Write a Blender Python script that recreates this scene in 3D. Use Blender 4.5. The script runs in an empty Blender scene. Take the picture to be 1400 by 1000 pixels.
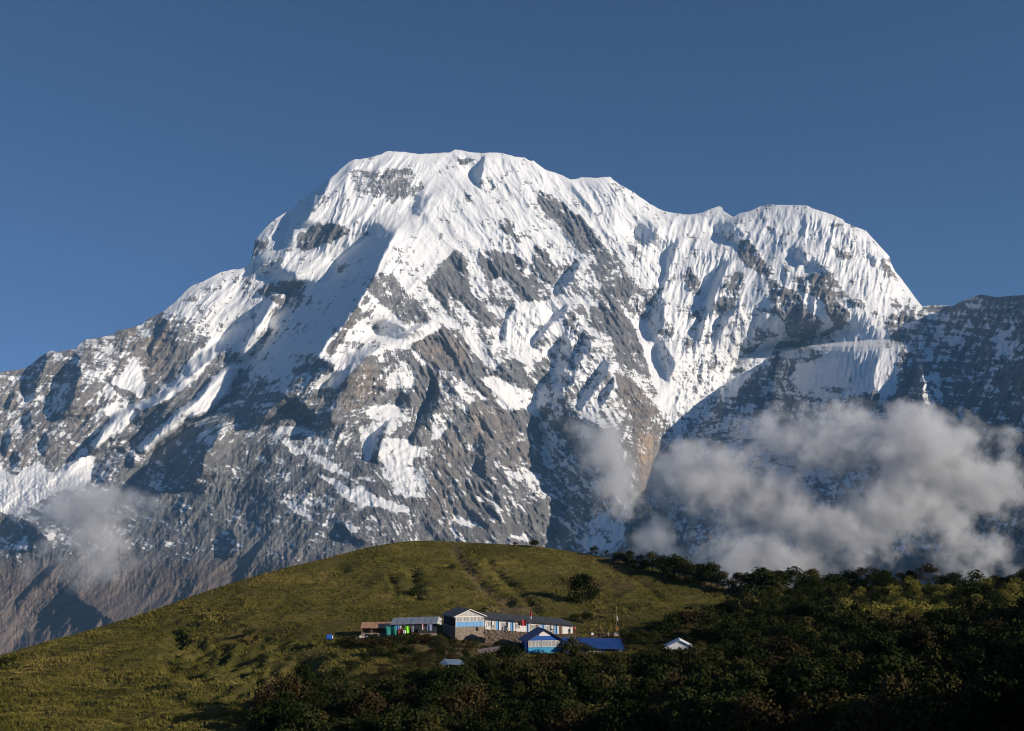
import bpy, bmesh, math, random
import numpy as np
from mathutils import Vector, Matrix

random.seed(7)
RNG = np.random.default_rng(11)
sc = bpy.context.scene
COL = sc.collection

# ------------------------------------------------------------------ camera, sky, sun, exposure
FPX = 1400.0                       # focal length in pixels of the 1400 x 1000 photograph
TILT = math.atan(240.0 / FPX)      # horizon lies at row 740
cd = bpy.data.cameras.new('camera')
cd.sensor_width = 36.0
cd.lens = 36.0
cd.clip_start = 0.5
cd.clip_end = 200000.0
cam = bpy.data.objects.new('camera', cd)
COL.objects.link(cam)
cam.location = (0, 0, 0)
cam.rotation_euler = (math.pi / 2 + TILT, 0, 0)
sc.camera = cam

SUN_AZ = math.radians(61.0)        # measured from straight behind the camera towards the right
SUN_EL = math.radians(18.5)
SUN_DIR = Vector((math.sin(SUN_AZ) * math.cos(SUN_EL), -math.cos(SUN_AZ) * math.cos(SUN_EL), math.sin(SUN_EL)))
ld = bpy.data.lights.new('sun', 'SUN')
ld.energy = 5.0
ld.angle = math.radians(0.5)
ld.color = (1.0, 0.89, 0.75)
sun = bpy.data.objects.new('sun', ld)
COL.objects.link(sun)
sun.rotation_euler = SUN_DIR.to_track_quat('Z', 'Y').to_euler()

world = bpy.data.worlds.new('World')
sc.world = world
world.use_nodes = True
wn = world.node_tree
for n in list(wn.nodes):
    wn.nodes.remove(n)
sky = wn.nodes.new('ShaderNodeTexSky')
sky.sky_type = 'NISHITA'
sky.sun_disc = False
sky.sun_elevation = SUN_EL
sky.sun_rotation = math.atan2(SUN_DIR.x, SUN_DIR.y)
sky.altitude = 3600.0
sky.air_density = 1.0
sky.dust_density = 0.0
sky.ozone_density = 3.2
wbg = wn.nodes.new('ShaderNodeBackground')
wbg.inputs['Strength'].default_value = 0.10
wout = wn.nodes.new('ShaderNodeOutputWorld')
wtc = wn.nodes.new('ShaderNodeTexCoord')
wadd = wn.nodes.new('ShaderNodeVectorMath')      # thin high-altitude air: no bright band along the horizon
wadd.operation = 'ADD'
wadd.inputs[1].default_value = (0.0, 0.0, 0.16)
wn.links.new(wtc.outputs['Generated'], wadd.inputs[0])
wn.links.new(wadd.outputs[0], sky.inputs['Vector'])
wmul = wn.nodes.new('ShaderNodeVectorMath')
wmul.operation = 'MULTIPLY'
wmul.inputs[1].default_value = (0.73, 0.83, 0.94)
wn.links.new(sky.outputs[0], wmul.inputs[0])
wn.links.new(wmul.outputs[0], wbg.inputs['Color'])
wn.links.new(wbg.outputs[0], wout.inputs['Surface'])

sc.view_settings.view_transform = 'Standard'
sc.view_settings.look = 'None'
sc.view_settings.exposure = 0.12
sc.view_settings.gamma = 1.0
sc.render.film_transparent = False
sc.cycles.use_denoising = True
sc.cycles.filter_width = 1.05
sc.cycles.max_bounces = 6
sc.cycles.diffuse_bounces = 3
sc.cycles.glossy_bounces = 2
sc.cycles.transparent_max_bounces = 16
sc.cycles.volume_bounces = 3


# ------------------------------------------------------------------ helpers
def at(u, v, Y):
    """world point on the sight line through photo pixel (u, v) at depth Y"""
    w = (500.0 - v) / FPX
    dy = math.cos(TILT) - w * math.sin(TILT)
    dz = math.sin(TILT) + w * math.cos(TILT)
    return Vector(((u - 700.0) / FPX / dy * Y, Y, dz / dy * Y))


def at_np(u, v, Y):
    w = (500.0 - v) / FPX
    dy = math.cos(TILT) - w * math.sin(TILT)
    dz = math.sin(TILT) + w * math.cos(TILT)
    return np.stack([(u - 700.0) / FPX / dy * Y, Y, dz / dy * Y], -1)


def tag(o, label=None, cat=None, group=None, kind=None):
    if label:
        o['label'] = label
    if cat:
        o['category'] = cat
    if group:
        o['group'] = group
    if kind:
        o['kind'] = kind
    return o


def link(name, me, parent=None, loc=None):
    o = bpy.data.objects.new(name, me)
    COL.objects.link(o)
    if parent is not None:
        o.parent = parent
    if loc is not None:
        o.location = loc
    return o


def mesh_np(name, verts, faces, mats, smooth=False, uv=None):
    """fast mesh from numpy arrays; faces is an (n, 3) or (n, 4) int array"""
    me = bpy.data.meshes.new(name)
    nv, nf, k = len(verts), len(faces), faces.shape[1]
    me.vertices.add(nv)
    me.vertices.foreach_set('co', np.asarray(verts, np.float32).ravel())
    me.loops.add(nf * k)
    me.loops.foreach_set('vertex_index', np.asarray(faces, np.int32).ravel())
    me.polygons.add(nf)
    me.polygons.foreach_set('loop_start', np.arange(nf, dtype=np.int32) * k)
    me.polygons.foreach_set('loop_total', np.full(nf, k, np.int32))
    if smooth:
        me.polygons.foreach_set('use_smooth', np.ones(nf, bool))
    me.update(calc_edges=True)
    for m in (mats if isinstance(mats, (list, tuple)) else [mats]):
        me.materials.append(m)
    return me


def grid_faces(nr, nc):
    i = np.arange(nr - 1)[:, None] * nc + np.arange(nc - 1)[None, :]
    i = i.ravel()
    return np.stack([i, i + nc, i + nc + 1, i + 1], -1)


_perm = np.random.default_rng(3).permutation(4096)
_ang = np.random.default_rng(4).random(4096) * 2 * np.pi
_gx, _gy = np.cos(_ang), np.sin(_ang)


def perlin(x, y, seed=0):
    xi = np.floor(x).astype(np.int64)
    yi = np.floor(y).astype(np.int64)
    xf, yf = x - xi, y - yi

    def g(ix, iy, fx, fy):
        h = _perm[(ix + 57 * seed + _perm[(iy + 131 * seed) & 4095]) & 4095]
        return _gx[h] * fx + _gy[h] * fy
    su = xf * xf * xf * (xf * (xf * 6 - 15) + 10)
    sv = yf * yf * yf * (yf * (yf * 6 - 15) + 10)
    a = g(xi, yi, xf, yf)
    b = g(xi + 1, yi, xf - 1, yf)
    c = g(xi, yi + 1, xf, yf - 1)
    d = g(xi + 1, yi + 1, xf - 1, yf - 1)
    return 1.45 * ((a + (b - a) * su) * (1 - sv) + (c + (d - c) * su) * sv)


def fbm(x, y, octs=4, seed=0, gain=0.5):
    s, a, n = 0.0, 1.0, 0.0
    for k in range(octs):
        s = s + a * perlin(x * 2 ** k, y * 2 ** k, seed + k)
        n += a
        a *= gain
    return s / n


def ridged(x, y, octs=4, seed=0, gain=0.5):
    """1 on sharp crests, falling to about -1 in the hollows"""
    s, a, n = 0.0, 1.0, 0.0
    for k in range(octs):
        s = s + a * (1 - 2.6 * np.abs(perlin(x * 2 ** k, y * 2 ** k, seed + k)))
        n += a
        a *= gain
    return s / n


def blur(a, r):
    """gaussian blur of radius r cells, edges repeated"""
    if r <= 0:
        return a
    n = int(math.ceil(3 * r))
    k = np.exp(-0.5 * (np.arange(-n, n + 1) / r) ** 2)
    k /= k.sum()
    for ax in (0, 1):
        p = np.pad(a, [(n, n) if q == ax else (0, 0) for q in (0, 1)], 'edge')
        s = 0
        for i, w in enumerate(k):
            s = s + w * (p[i:i + a.shape[0]] if ax == 0 else p[:, i:i + a.shape[1]])
        a = s
    return a


def sstep(a, b, x):
    t = np.clip((x - a) / (b - a), 0, 1)
    return t * t * (3 - 2 * t)


def poly_mask(U, V, pts):
    """even-odd raster of a polygon over the regular pixel grid U, V"""
    m = np.zeros(U.shape, bool)
    P = np.array(pts, float).reshape(-1, 2)
    u0, v0 = U[0, 0], V[0, 0]
    du, dv = U[0, 1] - U[0, 0], V[1, 0] - V[0, 0]
    c0 = max(0, int((P[:, 0].min() - u0) / du) - 1)
    c1 = min(U.shape[1], int((P[:, 0].max() - u0) / du) + 2)
    r0 = max(0, int((P[:, 1].min() - v0) / dv) - 1)
    r1 = min(U.shape[0], int((P[:, 1].max() - v0) / dv) + 2)
    if c1 <= c0 or r1 <= r0:
        return m
    x, y = U[r0:r1, c0:c1], V[r0:r1, c0:c1]
    sub = m[r0:r1, c0:c1]
    n = len(P)
    for i in range(n):
        (xa, ya), (xb, yb) = P[i], P[(i + 1) % n]
        if ya == yb:
            continue
        cond = ((ya > y) != (yb > y)) & (x < (xb - xa) * (y - ya) / (yb - ya) + xa)
        sub ^= cond
    return m


# ------------------------------------------------------------------ node material helper
class NT:
    def __init__(self, name):
        self.m = bpy.data.materials.new(name)
        self.m.use_nodes = True
        self.t = self.m.node_tree
        for n in list(self.t.nodes):
            self.t.nodes.remove(n)
        self.out = self.t.nodes.new('ShaderNodeOutputMaterial')

    def n(self, typ, **kw):
        nd = self.t.nodes.new(typ)
        for k, v in kw.items():
            setattr(nd, k, v)
        return nd

    def put(self, sock, val):
        if val is None:
            return
        if isinstance(val, bpy.types.NodeSocket):
            self.t.links.new(val, sock)
        else:
            sock.default_value = val

    def math(self, op, a, b=None, c=None, clamp=False):
        nd = self.n('ShaderNodeMath', operation=op, use_clamp=clamp)
        for i, x in enumerate((a, b, c)):
            self.put(nd.inputs[i], x)
        return nd.outputs[0]

    def vmath(self, op, a, b=None):
        nd = self.n('ShaderNodeVectorMath', operation=op)
        self.put(nd.inputs[0], a)
        if b is not None:
            if op == 'SCALE':
                self.put(nd.inputs['Scale'], b)
            else:
                self.put(nd.inputs[1], b)
        return nd.outputs[0]

    def mix(self, f, a, b, blend='MIX'):
        nd = self.n('ShaderNodeMix', data_type='RGBA', blend_type=blend)
        self.put(nd.inputs[0], f)
        for i, x in ((6, a), (7, b)):
            if isinstance(x, (tuple, list)) and len(x) == 3:
                x = (*x, 1)
            self.put(nd.inputs[i], x)
        return nd.outputs[2]

    def noise(self, vec, scale, detail=4, rough=0.55, dist=0.0, col=False):
        nd = self.n('ShaderNodeTexNoise')
        self.put(nd.inputs['Vector'], vec)
        nd.inputs['Scale'].default_value = scale
        nd.inputs['Detail'].default_value = detail
        nd.inputs['Roughness'].default_value = rough
        nd.inputs['Distortion'].default_value = dist
        return nd.outputs['Color' if col else 'Fac']

    def coord(self, which='Object'):
        return self.n('ShaderNodeTexCoord').outputs[which]

    def pos(self):
        return self.n('ShaderNodeNewGeometry').outputs['Position']

    def mapping(self, vec, scale=(1, 1, 1), rot=(0, 0, 0), loc=(0, 0, 0)):
        nd = self.n('ShaderNodeMapping')
        self.put(nd.inputs['Vector'], vec)
        nd.inputs['Scale'].default_value = scale
        nd.inputs['Rotation'].default_value = rot
        nd.inputs['Location'].default_value = loc
        return nd.outputs[0]

    def ramp(self, f, stops):
        nd = self.n('ShaderNodeValToRGB')
        el = nd.color_ramp.elements
        el[0].position, el[1].position = stops[0][0], stops[-1][0]
        for p, c in stops[1:-1]:
            el.new(p)
        for e, (p, c) in zip(sorted(el, key=lambda q: q.position), stops):
            e.color = (*c, 1) if len(c) == 3 else c
        self.put(nd.inputs[0], f)
        return nd.outputs[0]

    def attr(self, name):
        nd = self.n('ShaderNodeAttribute', attribute_name=name)
        return nd

    def maprange(self, v, a, b, c=0.0, d=1.0):
        nd = self.n('ShaderNodeMapRange')
        nd.clamp = True
        for i, x in enumerate((v, a, b, c, d)):
            self.put(nd.inputs[i], x)
        return nd.outputs[0]

    def bump(self, h, strength=0.3, dist=1.0):
        nd = self.n('ShaderNodeBump')
        nd.inputs['Strength'].default_value = strength
        nd.inputs['Distance'].default_value = dist
        self.put(nd.inputs['Height'], h)
        return nd.outputs[0]

    def bsdf(self, col, rough=0.85, spec=0.2, normal=None, metal=0.0, **kw):
        nd = self.n('ShaderNodeBsdfPrincipled')
        if isinstance(col, (tuple, list)) and len(col) == 3:
            col = (*col, 1)
        self.put(nd.inputs['Base Color'], col)
        self.put(nd.inputs['Roughness'], rough)
        self.put(nd.inputs['Specular IOR Level'], spec)
        self.put(nd.inputs['Metallic'], metal)
        if normal is not None:
            self.put(nd.inputs['Normal'], normal)
        for k, v in kw.items():
            self.put(nd.inputs[k], v)
        self.t.links.new(nd.outputs[0], self.out.inputs['Surface'])
        return nd
# ------------------------------------------------------------------ the mountain: traced crest, flanks and rock bands
SKY = [(-90, 512), (0, 509), (20, 506), (36, 504), (43, 498), (55, 489), (68, 480), (80, 482), (104, 477), (112, 468), (118, 464), (135, 461), (154, 459), (160, 453),
       (175, 449), (193, 445), (200, 438), (218, 430), (236, 416), (250, 402), (262, 391), (280, 384), (300, 373), (316, 369), (330, 368), (336, 365), (342, 360),
       (346, 345), (348, 330), (355, 321), (362, 313), (372, 303), (385, 294), (399, 287), (406, 279), (414, 271), (423, 265), (429, 261), (440, 253), (450, 245),
       (460, 237), (468, 229), (477, 222), (485, 218), (492, 218), (505, 216), (522, 211), (527, 208), (533, 207), (549, 208), (573, 211), (590, 210), (615, 209),
       (622, 205), (630, 206), (645, 209), (658, 210), (675, 209), (688, 210), (705, 215), (716, 216), (726, 221), (729, 220), (744, 232), (760, 237), (770, 241),
       (780, 246), (788, 245), (795, 243), (815, 244), (834, 242), (838, 246), (846, 252), (864, 262), (875, 270), (888, 279), (900, 286), (915, 291), (930, 293),
       (945, 294), (960, 291), (972, 286), (984, 282), (987, 284), (989, 289), (995, 293), (1002, 297), (1012, 292), (1025, 289), (1036, 284), (1048, 280),
       (1065, 281), (1085, 281), (1104, 282), (1115, 287), (1132, 292), (1152, 300), (1156, 305), (1170, 311), (1184, 316), (1192, 325), (1202, 336),
       (1216, 351), (1219, 362), (1224, 372), (1230, 379), (1240, 392), (1250, 406), (1261, 420), (1272, 418), (1288, 418), (1303, 419), (1314, 412),
       (1328, 407), (1342, 403), (1352, 405), (1363, 407), (1380, 405), (1400, 404), (1408, 408), (1425, 450), (1445, 540), (1480, 690), (1560, 760)]
# flanks turned away from the sun: (strength, points)
SHADE = [
 (1, "42,500 62,488 66,484 60,508 52,524 46,540 38,550 33,532 38,516"),
 (1, "104,484 111,492 110,512 104,532 96,552 86,570 68,566 70,550 78,520 84,508 94,496"),
 (1, "14,532 20,540 12,560 4,566"), (1, "226,436 234,444 220,456 210,474 206,488 204,480 212,460"),
 (1, "218,524 236,508 246,500 280,480 300,466 324,442 368,426 356,442 332,460 316,474 296,490 280,498 262,514 250,520 230,526"),
 (1, "178,580 184,562 202,550 230,536 248,528 240,540 220,566 200,572 190,580"),
 (1.1, "454,240 446,260 432,280 420,300 404,312 400,324 392,338 388,328 394,312 398,292 416,274 432,256"),
 (1.15, "516,312 500,326 480,340 460,356 458,376 444,388 424,388 408,392 392,404 390,418 380,426 368,438 366,454 348,476 332,492 320,508 316,524 320,528 304,548 292,560 280,568 250,588 222,606 212,614 218,630 236,644 254,668 262,664 276,646 280,622 292,608 308,576 336,572 354,576 376,556 388,546 402,536 420,526 436,516 456,508 460,496 444,492 432,490 450,466 456,460 472,442 486,422 500,400 516,370 526,344 544,314 536,314"),
 (0.8, "368,372 384,368 406,372 406,386 364,386"), (0.8, "338,378 352,362 374,352 350,370"),
 (0.9, "470,484 520,468 520,476 500,488 472,518 448,538 446,526 460,508"),
 (1.3, "512,446 528,442 560,448 576,442 590,440 580,446 560,456 530,460 518,456"),
 (0.9, "400,546 416,548 424,564 454,558 452,580 420,586 418,570 404,576"),
 (1, "508,596 536,572 526,592 520,608 514,634 506,626 508,610"), (0.9, "548,540 560,532 562,556 546,558"),
 (1.1, "600,512 600,540 598,556 586,572 572,590 560,612 566,590 572,578 584,554 592,538 594,516"),
 (1, "614,514 620,512 610,532 606,544"), (1, "626,518 620,536 614,544 618,528"),
 (1, "762,484 766,462 778,464 782,480 778,496 766,512 780,512 794,514 778,532 774,544 784,564 760,568 740,574 732,552 734,532 752,518 760,500"),
 (1, "800,458 808,466 806,480 796,492 786,508 782,496 790,480"),
 (1, "826,494 838,492 830,512 812,538 798,556 786,566 790,548 808,520 818,506"),
 (1, "840,512 840,528 826,552 818,556 822,540"), (1.1, "752,436 778,416 772,430 756,440 744,456 730,476 728,472 738,452"),
 (1.1, "708,414 702,424 694,438 690,466 685,462 690,436 699,420"),
 (1.1, "646,234 664,212 660,234 657,244 658,258 648,250"), (0.9, "560,276 592,266 600,252 580,284 572,294 556,294"),
 (1.1, "760,392 782,364 796,352 784,384 764,402"), (0.8, "978,310 1006,306 1014,320 1010,332 988,324 980,318"),
 (0.7, "870,310 902,308 892,332 868,332"), (1, "914,340 928,326 918,360 906,400 896,424 890,420 906,386"),
 (1, "988,360 1000,356 988,378 980,400 970,424 960,416 976,380"), (0.8, "1086,346 1098,338 1102,358 1086,356"),
 (0.8, "1184,342 1198,354 1194,368 1188,356"), (0.6, "1116,360 1130,366 1136,376 1116,368"),
 (1, "884,432 908,406 906,430 910,438 898,462 890,464 882,442"), (1, "980,460 988,432 1010,420 998,434 988,452 984,462"),
 (1, "952,448 968,424 976,412 964,440 956,468"), (0.9, "900,470 908,470 920,492 926,496 912,522 906,508 896,484"),
 (0.9, "304,732 316,726 326,736 308,764 298,752"), (0.9, "460,714 472,716 480,734 510,744 490,746 470,730"),
 (1, "128,632 148,618 166,612 174,614 164,634 148,648 140,660 126,656"), (1, "170,618 184,618 184,634 172,640"),
 (1, "200,640 216,634 220,646 216,664 214,684 202,700 196,688 190,672 192,658"),
 (1, "66,650 90,636 112,616 136,594 142,590 136,602 112,624 90,644"), (1, "160,590 180,572 210,560 220,564 186,582 152,604 148,600"),
 (1, "180,600 222,566 230,562 202,588 186,606 174,608"), (1, "242,590 262,564 266,564 252,582 238,598"),
 (0.9, "12,584 16,600 6,626 2,610"), (0.9, "62,590 68,610 60,626 56,616"), (0.8, "30,566 40,560 44,580 36,590"), (0.8, "18,616 26,622 26,638 20,634"),
 (0.9, "0,718 24,706 50,722 70,740 40,752 0,756"), (1.2, "775,688 786,700 784,724 778,750 758,752 758,720 770,700"),
 (0.5, "646,598 656,600 664,626 664,656 654,650 648,620"), (0.5, "636,698 672,690 684,708 660,718 638,708"),
 (0.7, "108,818 124,828 160,850 180,870 60,900 10,900 30,870 66,848 96,828"), (0.8, "56,784 80,768 66,786 40,810 20,830 12,840 30,812"),
 (0.8, "100,796 108,812 84,828 64,848 52,848 76,824"),
 (1.0, "738,575 760,568 800,572 850,600 868,660 850,748 775,762 776,700 772,684 745,640"), (1.7, "1110,464 1165,449 1225,448 1250,434 1262,452 1262,640 1120,640 1050,560 1064,482"),
]
ROCK = [  # (rock amount, points)
 (.62, "1000,540 1040,500 1080,520 1110,545 1225,540 1300,640 1300,800 880,800 905,720 930,640"),
 (.55, "482,230 492,234 510,236 520,232 546,234 560,230 574,240 582,258 560,268 536,278 516,272 506,280 486,268 482,256"),
 (.9, "408,320 436,308 460,304 480,314 476,320 444,332 416,342 406,336"), (.75, "350,328 366,324 378,328 368,334 356,344 344,358 340,362 344,345"),
 (.7, "366,308 384,314 386,318 370,312"), (.8, "362,388 376,384 412,386 420,392 416,402 400,412 388,418 366,408 352,400"),
 (.9, "510,372 516,370 526,374 536,376 546,388 558,402 572,414 588,428 586,440 570,442 556,444 540,430 524,416 512,404 503,398"),
 (.9, "488,418 496,414 486,440 470,466 452,490 440,494 452,470 470,446"),
 (.95, "590,400 656,400 660,416 680,436 688,448 668,444 644,430 638,420 620,406 614,406 610,422"),
 (.98, "600,440 614,442 632,458 644,474 642,484 664,500 678,512 660,518 672,536 684,556 700,572 716,600 735,632 752,656 768,680 774,690 764,720 756,756 560,760 590,690 586,640 596,606 612,584 640,564 644,550 672,548 636,520 620,508 594,502 580,492 564,476 556,468 572,466 606,450"),
 (.9, "682,500 698,488 716,502 720,514 732,528 730,540 718,524 696,524 678,512"), (.75, "734,500 744,488 762,484 762,500 740,518 732,512"),
 (.95, "704,562 716,560 738,574 742,600 712,590 702,574"), (.8, "808,420 818,412 840,426 840,464 820,452 806,440"),
 (.9, "710,400 756,400 752,410 730,412 712,412"), (1, "736,258 752,266 772,280 796,296 812,318 820,330 824,346 806,348 784,332 768,312 750,294 736,276"),
 (.65, "784,336 828,340 840,360 852,392 862,420 840,426 826,400 812,374 798,350"), (.6, "648,246 664,244 680,248 698,228 700,236 680,258 668,264 658,260"),
 (.8, "620,208 644,220 640,226 626,226"), (.6, "636,262 646,268 644,276 638,276"),
 (1, "598,368 608,358 626,340 638,356 640,380 648,394 656,400 588,400 582,382 606,376"),
 (1, "656,340 680,344 704,348 720,360 714,380 708,392 688,376 672,384 660,374 654,354"), (.6, "684,300 696,296 712,316 728,314 728,328 712,336 696,320 684,314"),
 (.95, "732,332 748,340 762,370 760,392 740,380 730,354"), (.95, "714,380 728,376 744,392 754,402 708,402"), (.7, "740,324 760,336 756,342 744,334"),
 (.9, "1008,332 1026,326 1036,342 1056,378 1036,370 1018,362 1010,348"), (.6, "992,378 1004,364 1016,372 1020,390 1006,408 1004,420 988,426 984,416 986,396"),
 (.6, "940,372 954,374 958,404 948,406 938,392 930,376"), (.75, "1052,384 1064,384 1078,398 1090,398 1102,418 1116,436 1114,462 1080,462 1068,436 1056,420"),
 (.85, "840,340 852,360 866,390 870,400 860,406 840,400"), (.6, "1048,310 1060,310 1066,316 1050,316"), (.6, "884,402 898,406 900,412 882,420"),
 (.5, "1144,358 1148,346 1156,338 1168,350 1166,362 1154,366"),
 (.72, "1086,378 1110,374 1132,372 1148,388 1158,408 1144,408 1130,414 1110,406 1094,398"), (.75, "1160,408 1174,408 1186,420 1164,418"),
 (.6, "1212,408 1244,404 1258,422 1250,424 1220,424"), (.42, "1204,352 1218,352 1224,372 1226,380 1208,380"), (.85, "1128,418 1146,412 1162,430 1156,440 1130,448"),
 (.9, "840,420 866,434 878,460 884,486 896,508 890,520 880,512 860,500 840,480"),
 (1, "844,512 866,520 880,536 900,560 900,590 908,620 904,660 890,720 880,725 868,680 872,640 866,600 866,570 844,536"),
 (.75, "900,454 916,438 922,458 908,460"), (.7, "928,458 946,462 948,472 940,474"), (.55, "956,472 966,454 986,440 988,448 970,466 960,476"),
 (.7, "1012,486 1024,476 1052,464 1032,480"), (.55, "1032,448 1052,450 1070,458 1052,462 1032,468"),
 (.8, "1062,466 1120,468 1170,462 1150,480 1120,488 1090,502 1076,520 1050,528 1040,512 1050,496"), (.7, "1020,518 1080,524 1074,540 1048,536 1028,528"),
 (.7, "1006,500 1028,502 1016,510 998,512"), (.75, "970,550 994,544 996,556 980,560"), (.7, "998,548 1020,556 1006,564"),
 (.62, "738,575 800,572 850,600 868,660 850,748 775,762 776,700 745,640"),
 (.97, "1206,438 1232,426 1272,419 1303,420 1342,404 1400,405 1480,400 1480,800 1300,800 1260,640 1200,600 1224,545 1226,528 1224,500 1234,478 1220,466"),
 (.6, "1124,530 1150,524 1158,532 1140,540"), (.6, "1176,540 1200,532 1212,536 1186,552"), (.5, "1164,508 1174,504 1172,512"),
 (.75, "1160,436 1166,428 1150,452 1120,466 1122,456"),
 (.95, "300,580 316,572 336,572 352,578 372,600 390,640 420,660 450,690 490,700 520,712 560,720 560,770 200,800 240,700 256,668 276,648 282,620"),
 (.97, "164,640 186,610 206,618 226,632 246,660 262,670 262,720 250,800 190,800 150,720 140,664"),
 (.85, "360,584 400,546 420,548 440,530 456,540 470,520 500,490 540,476 566,480 580,494 600,506 600,540 580,570 560,600 520,600 500,640 480,640 440,640 420,624 380,620"),
 (.6, "345,470 352,462 348,478 340,488"), (.85, "504,398 512,404 500,416 494,414"), (.9, "420,498 440,492 458,498 456,508 430,520 404,536 384,548 356,574 336,570 358,540 380,520 400,506"),
 (.55, "392,404 430,404 444,412 456,412 454,428 440,434 436,420 412,420 396,432"),
]
SNOW = [  # (snow amount, points)
 (.9, "156,516 172,508 184,486 192,504 200,528 192,544 172,532 154,524"), (.35, "128,494 140,510 156,532 172,546 184,556 176,580 160,584 140,560 150,550 135,525"),
 (.8, "224,426 248,410 256,418 246,426 222,434"), (.5, "138,480 150,466 158,476 150,486"),
 (.9, "708,414 752,412 754,422 736,446 728,466 730,484 728,496 720,500 698,486 688,466 692,440"),
 (.9, "660,516 676,518 710,528 726,544 738,572 716,558 696,560 680,548"), (.8, "570,400 590,400 612,426 624,450 650,470 676,490 686,500 674,502 646,480 628,454 600,440 588,434"),
 (.7, "564,476 580,492 594,502 620,508 636,520 640,522 622,512 594,506 578,496 562,482"),
 (.8, "386,602 400,606 418,618 404,624 396,614"), (.9, "428,642 452,656 460,656 482,670 492,664 502,670 520,682 560,694 560,702 520,694 478,686 460,668"),
 (.55, "384,682 404,690 424,706 440,716 424,712 400,696"), (.6, "344,626 364,625 364,632"), (.6, "470,716 490,720 492,730 480,728"),
 (.35, "376,580 420,584 408,594 384,592"), (.45, "418,616 450,628 480,648 470,652 440,636"), (.35, "490,580 524,578 514,600 506,628 500,640 494,610"),
 (.4, "524,596 560,604 566,636 530,640 516,628"), (.35, "524,500 556,492 570,510 560,540 530,530"), (.3, "500,560 540,552 560,574 540,590 510,578"),
 (.95, "0,640 22,652 52,630 68,648 90,638 128,622 124,658 108,668 80,672 40,692 28,708 0,698 -90,700 -90,640"),
 (.62, "330,498 318,524 318,532 300,552 278,568 258,574 236,594 214,608 200,620 188,615 212,592 240,564 268,546 290,518 312,500"), (.7, "128,610 138,590 156,572 184,560 178,580 148,600 130,614"),
 (.8, "614,710 630,708 656,720 690,730 716,734 720,740 700,736 672,724 636,718"), (.12, "668,622 690,638 718,640 744,650 766,664 770,680 740,680 710,660 680,644"),
 (.35, "560,608 594,612 586,624 560,628"), (.6, "594,562 612,586 600,602 588,600"), (.25, "520,640 570,640 586,660 580,680 540,676"),
 (.6, "1166,430 1206,434 1218,468 1232,478 1222,500 1224,528 1200,536 1120,528 1104,510 1126,486 1150,450"), (.7, "1348,466 1388,446 1382,458 1366,466"),
 (.6, "1256,518 1284,506 1284,520 1258,522"), (.6, "1272,528 1294,538 1284,546"), (.5, "1312,454 1328,434 1328,446"),
 (.8, "1050,376 1062,382 1080,396 1092,398 1104,416 1122,434 1134,448 1140,444 1128,424 1108,408 1090,396 1070,374"),
 (.9, "528,464 560,456 592,441 606,446 590,456 560,470 532,478"), (.55, "470,486 520,468 518,478 500,486 486,500 470,516 450,530 426,532 440,518 462,506"),
 (.8, "842,404 860,426 874,446 890,474 904,500 916,530 928,570 934,610 926,616 918,580 904,548 888,512 880,480 868,448 850,424"),
 (.75, "270,480 290,470 316,450 300,480 270,520 240,540 210,556 190,560 220,536 240,520"), (.8, "366,430 352,470 334,492 330,480 340,458 356,436"),
 (.45, "795,745 800,715 830,700 850,715 860,745 820,765"), (.3, "735,580 750,575 760,640 745,640"),
]
FLUTE = ["860,312 905,308 945,324 985,350 1002,356 990,400 975,440 960,470 935,470 890,430 862,400", "708,414 752,412 754,422 736,446 728,480 700,484 688,466 692,440",
         "400,310 396,338 380,352 350,368 372,352 388,332", "474,228 484,250 488,300 470,300 440,300 452,270", "1100,290 1150,300 1215,360 1230,400 1200,420 1150,380 1100,360",
         "1166,428 1210,430 1218,468 1180,520 1130,510 1150,470", "1232,428 1300,420 1342,406 1400,405 1440,420 1380,520 1250,520 1225,470",
         "776,420 800,440 806,470 790,520 778,500 770,450", "618,404 630,410 650,450 640,460 626,440", "470,302 500,290 520,300 480,330 450,345 400,352 440,336"]
BROWN = [(.9, "68,480 160,450 222,430 240,470 220,520 180,500 150,500 110,490"), (.5, "0,509 68,480 110,492 130,540 140,600 60,640 0,640"),
         (.8, "560,468 606,450 640,476 640,500 600,500 575,490"), (.9, "472,520 500,490 520,520 500,580 470,560"), (1, "1016,340 1028,332 1058,380 1020,362"),
         (.9, "844,512 866,520 890,545 904,570 908,640 890,720 872,720 870,600 850,540"), (.5, "640,546 672,548 716,600 750,656 690,640 650,600"),
         (.6, "590,606 610,590 640,600 620,720 590,720"), (.8, "1144,358 1148,340 1168,350 1166,362"), (.7, "1190,330 1216,352 1228,382 1205,384"), (.7, "488,418 500,410 486,445 460,490 445,490 470,446"),
         (.5, "1086,378 1132,372 1150,392 1158,408 1110,406")]
TAN = [(.8, "872,596 890,590 898,640 888,690 880,680 876,640"), (.6, "314,574 320,576 322,598 316,592"), (.6, "356,606 366,604 366,620 358,622"), (.5, "358,698 368,700 366,712 358,708"), (.4, "644,560 656,560 660,600 650,600"), (.6, "230,802 238,804 238,814 228,814"), (.5, "498,500 506,500 504,514 497,512")]
SCREE = ["304,698 330,710 370,730 392,742 416,754 440,750 480,745 520,770 300,800 320,760 348,742 310,722", "160,790 180,776 200,800 215,830 190,830"]


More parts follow.
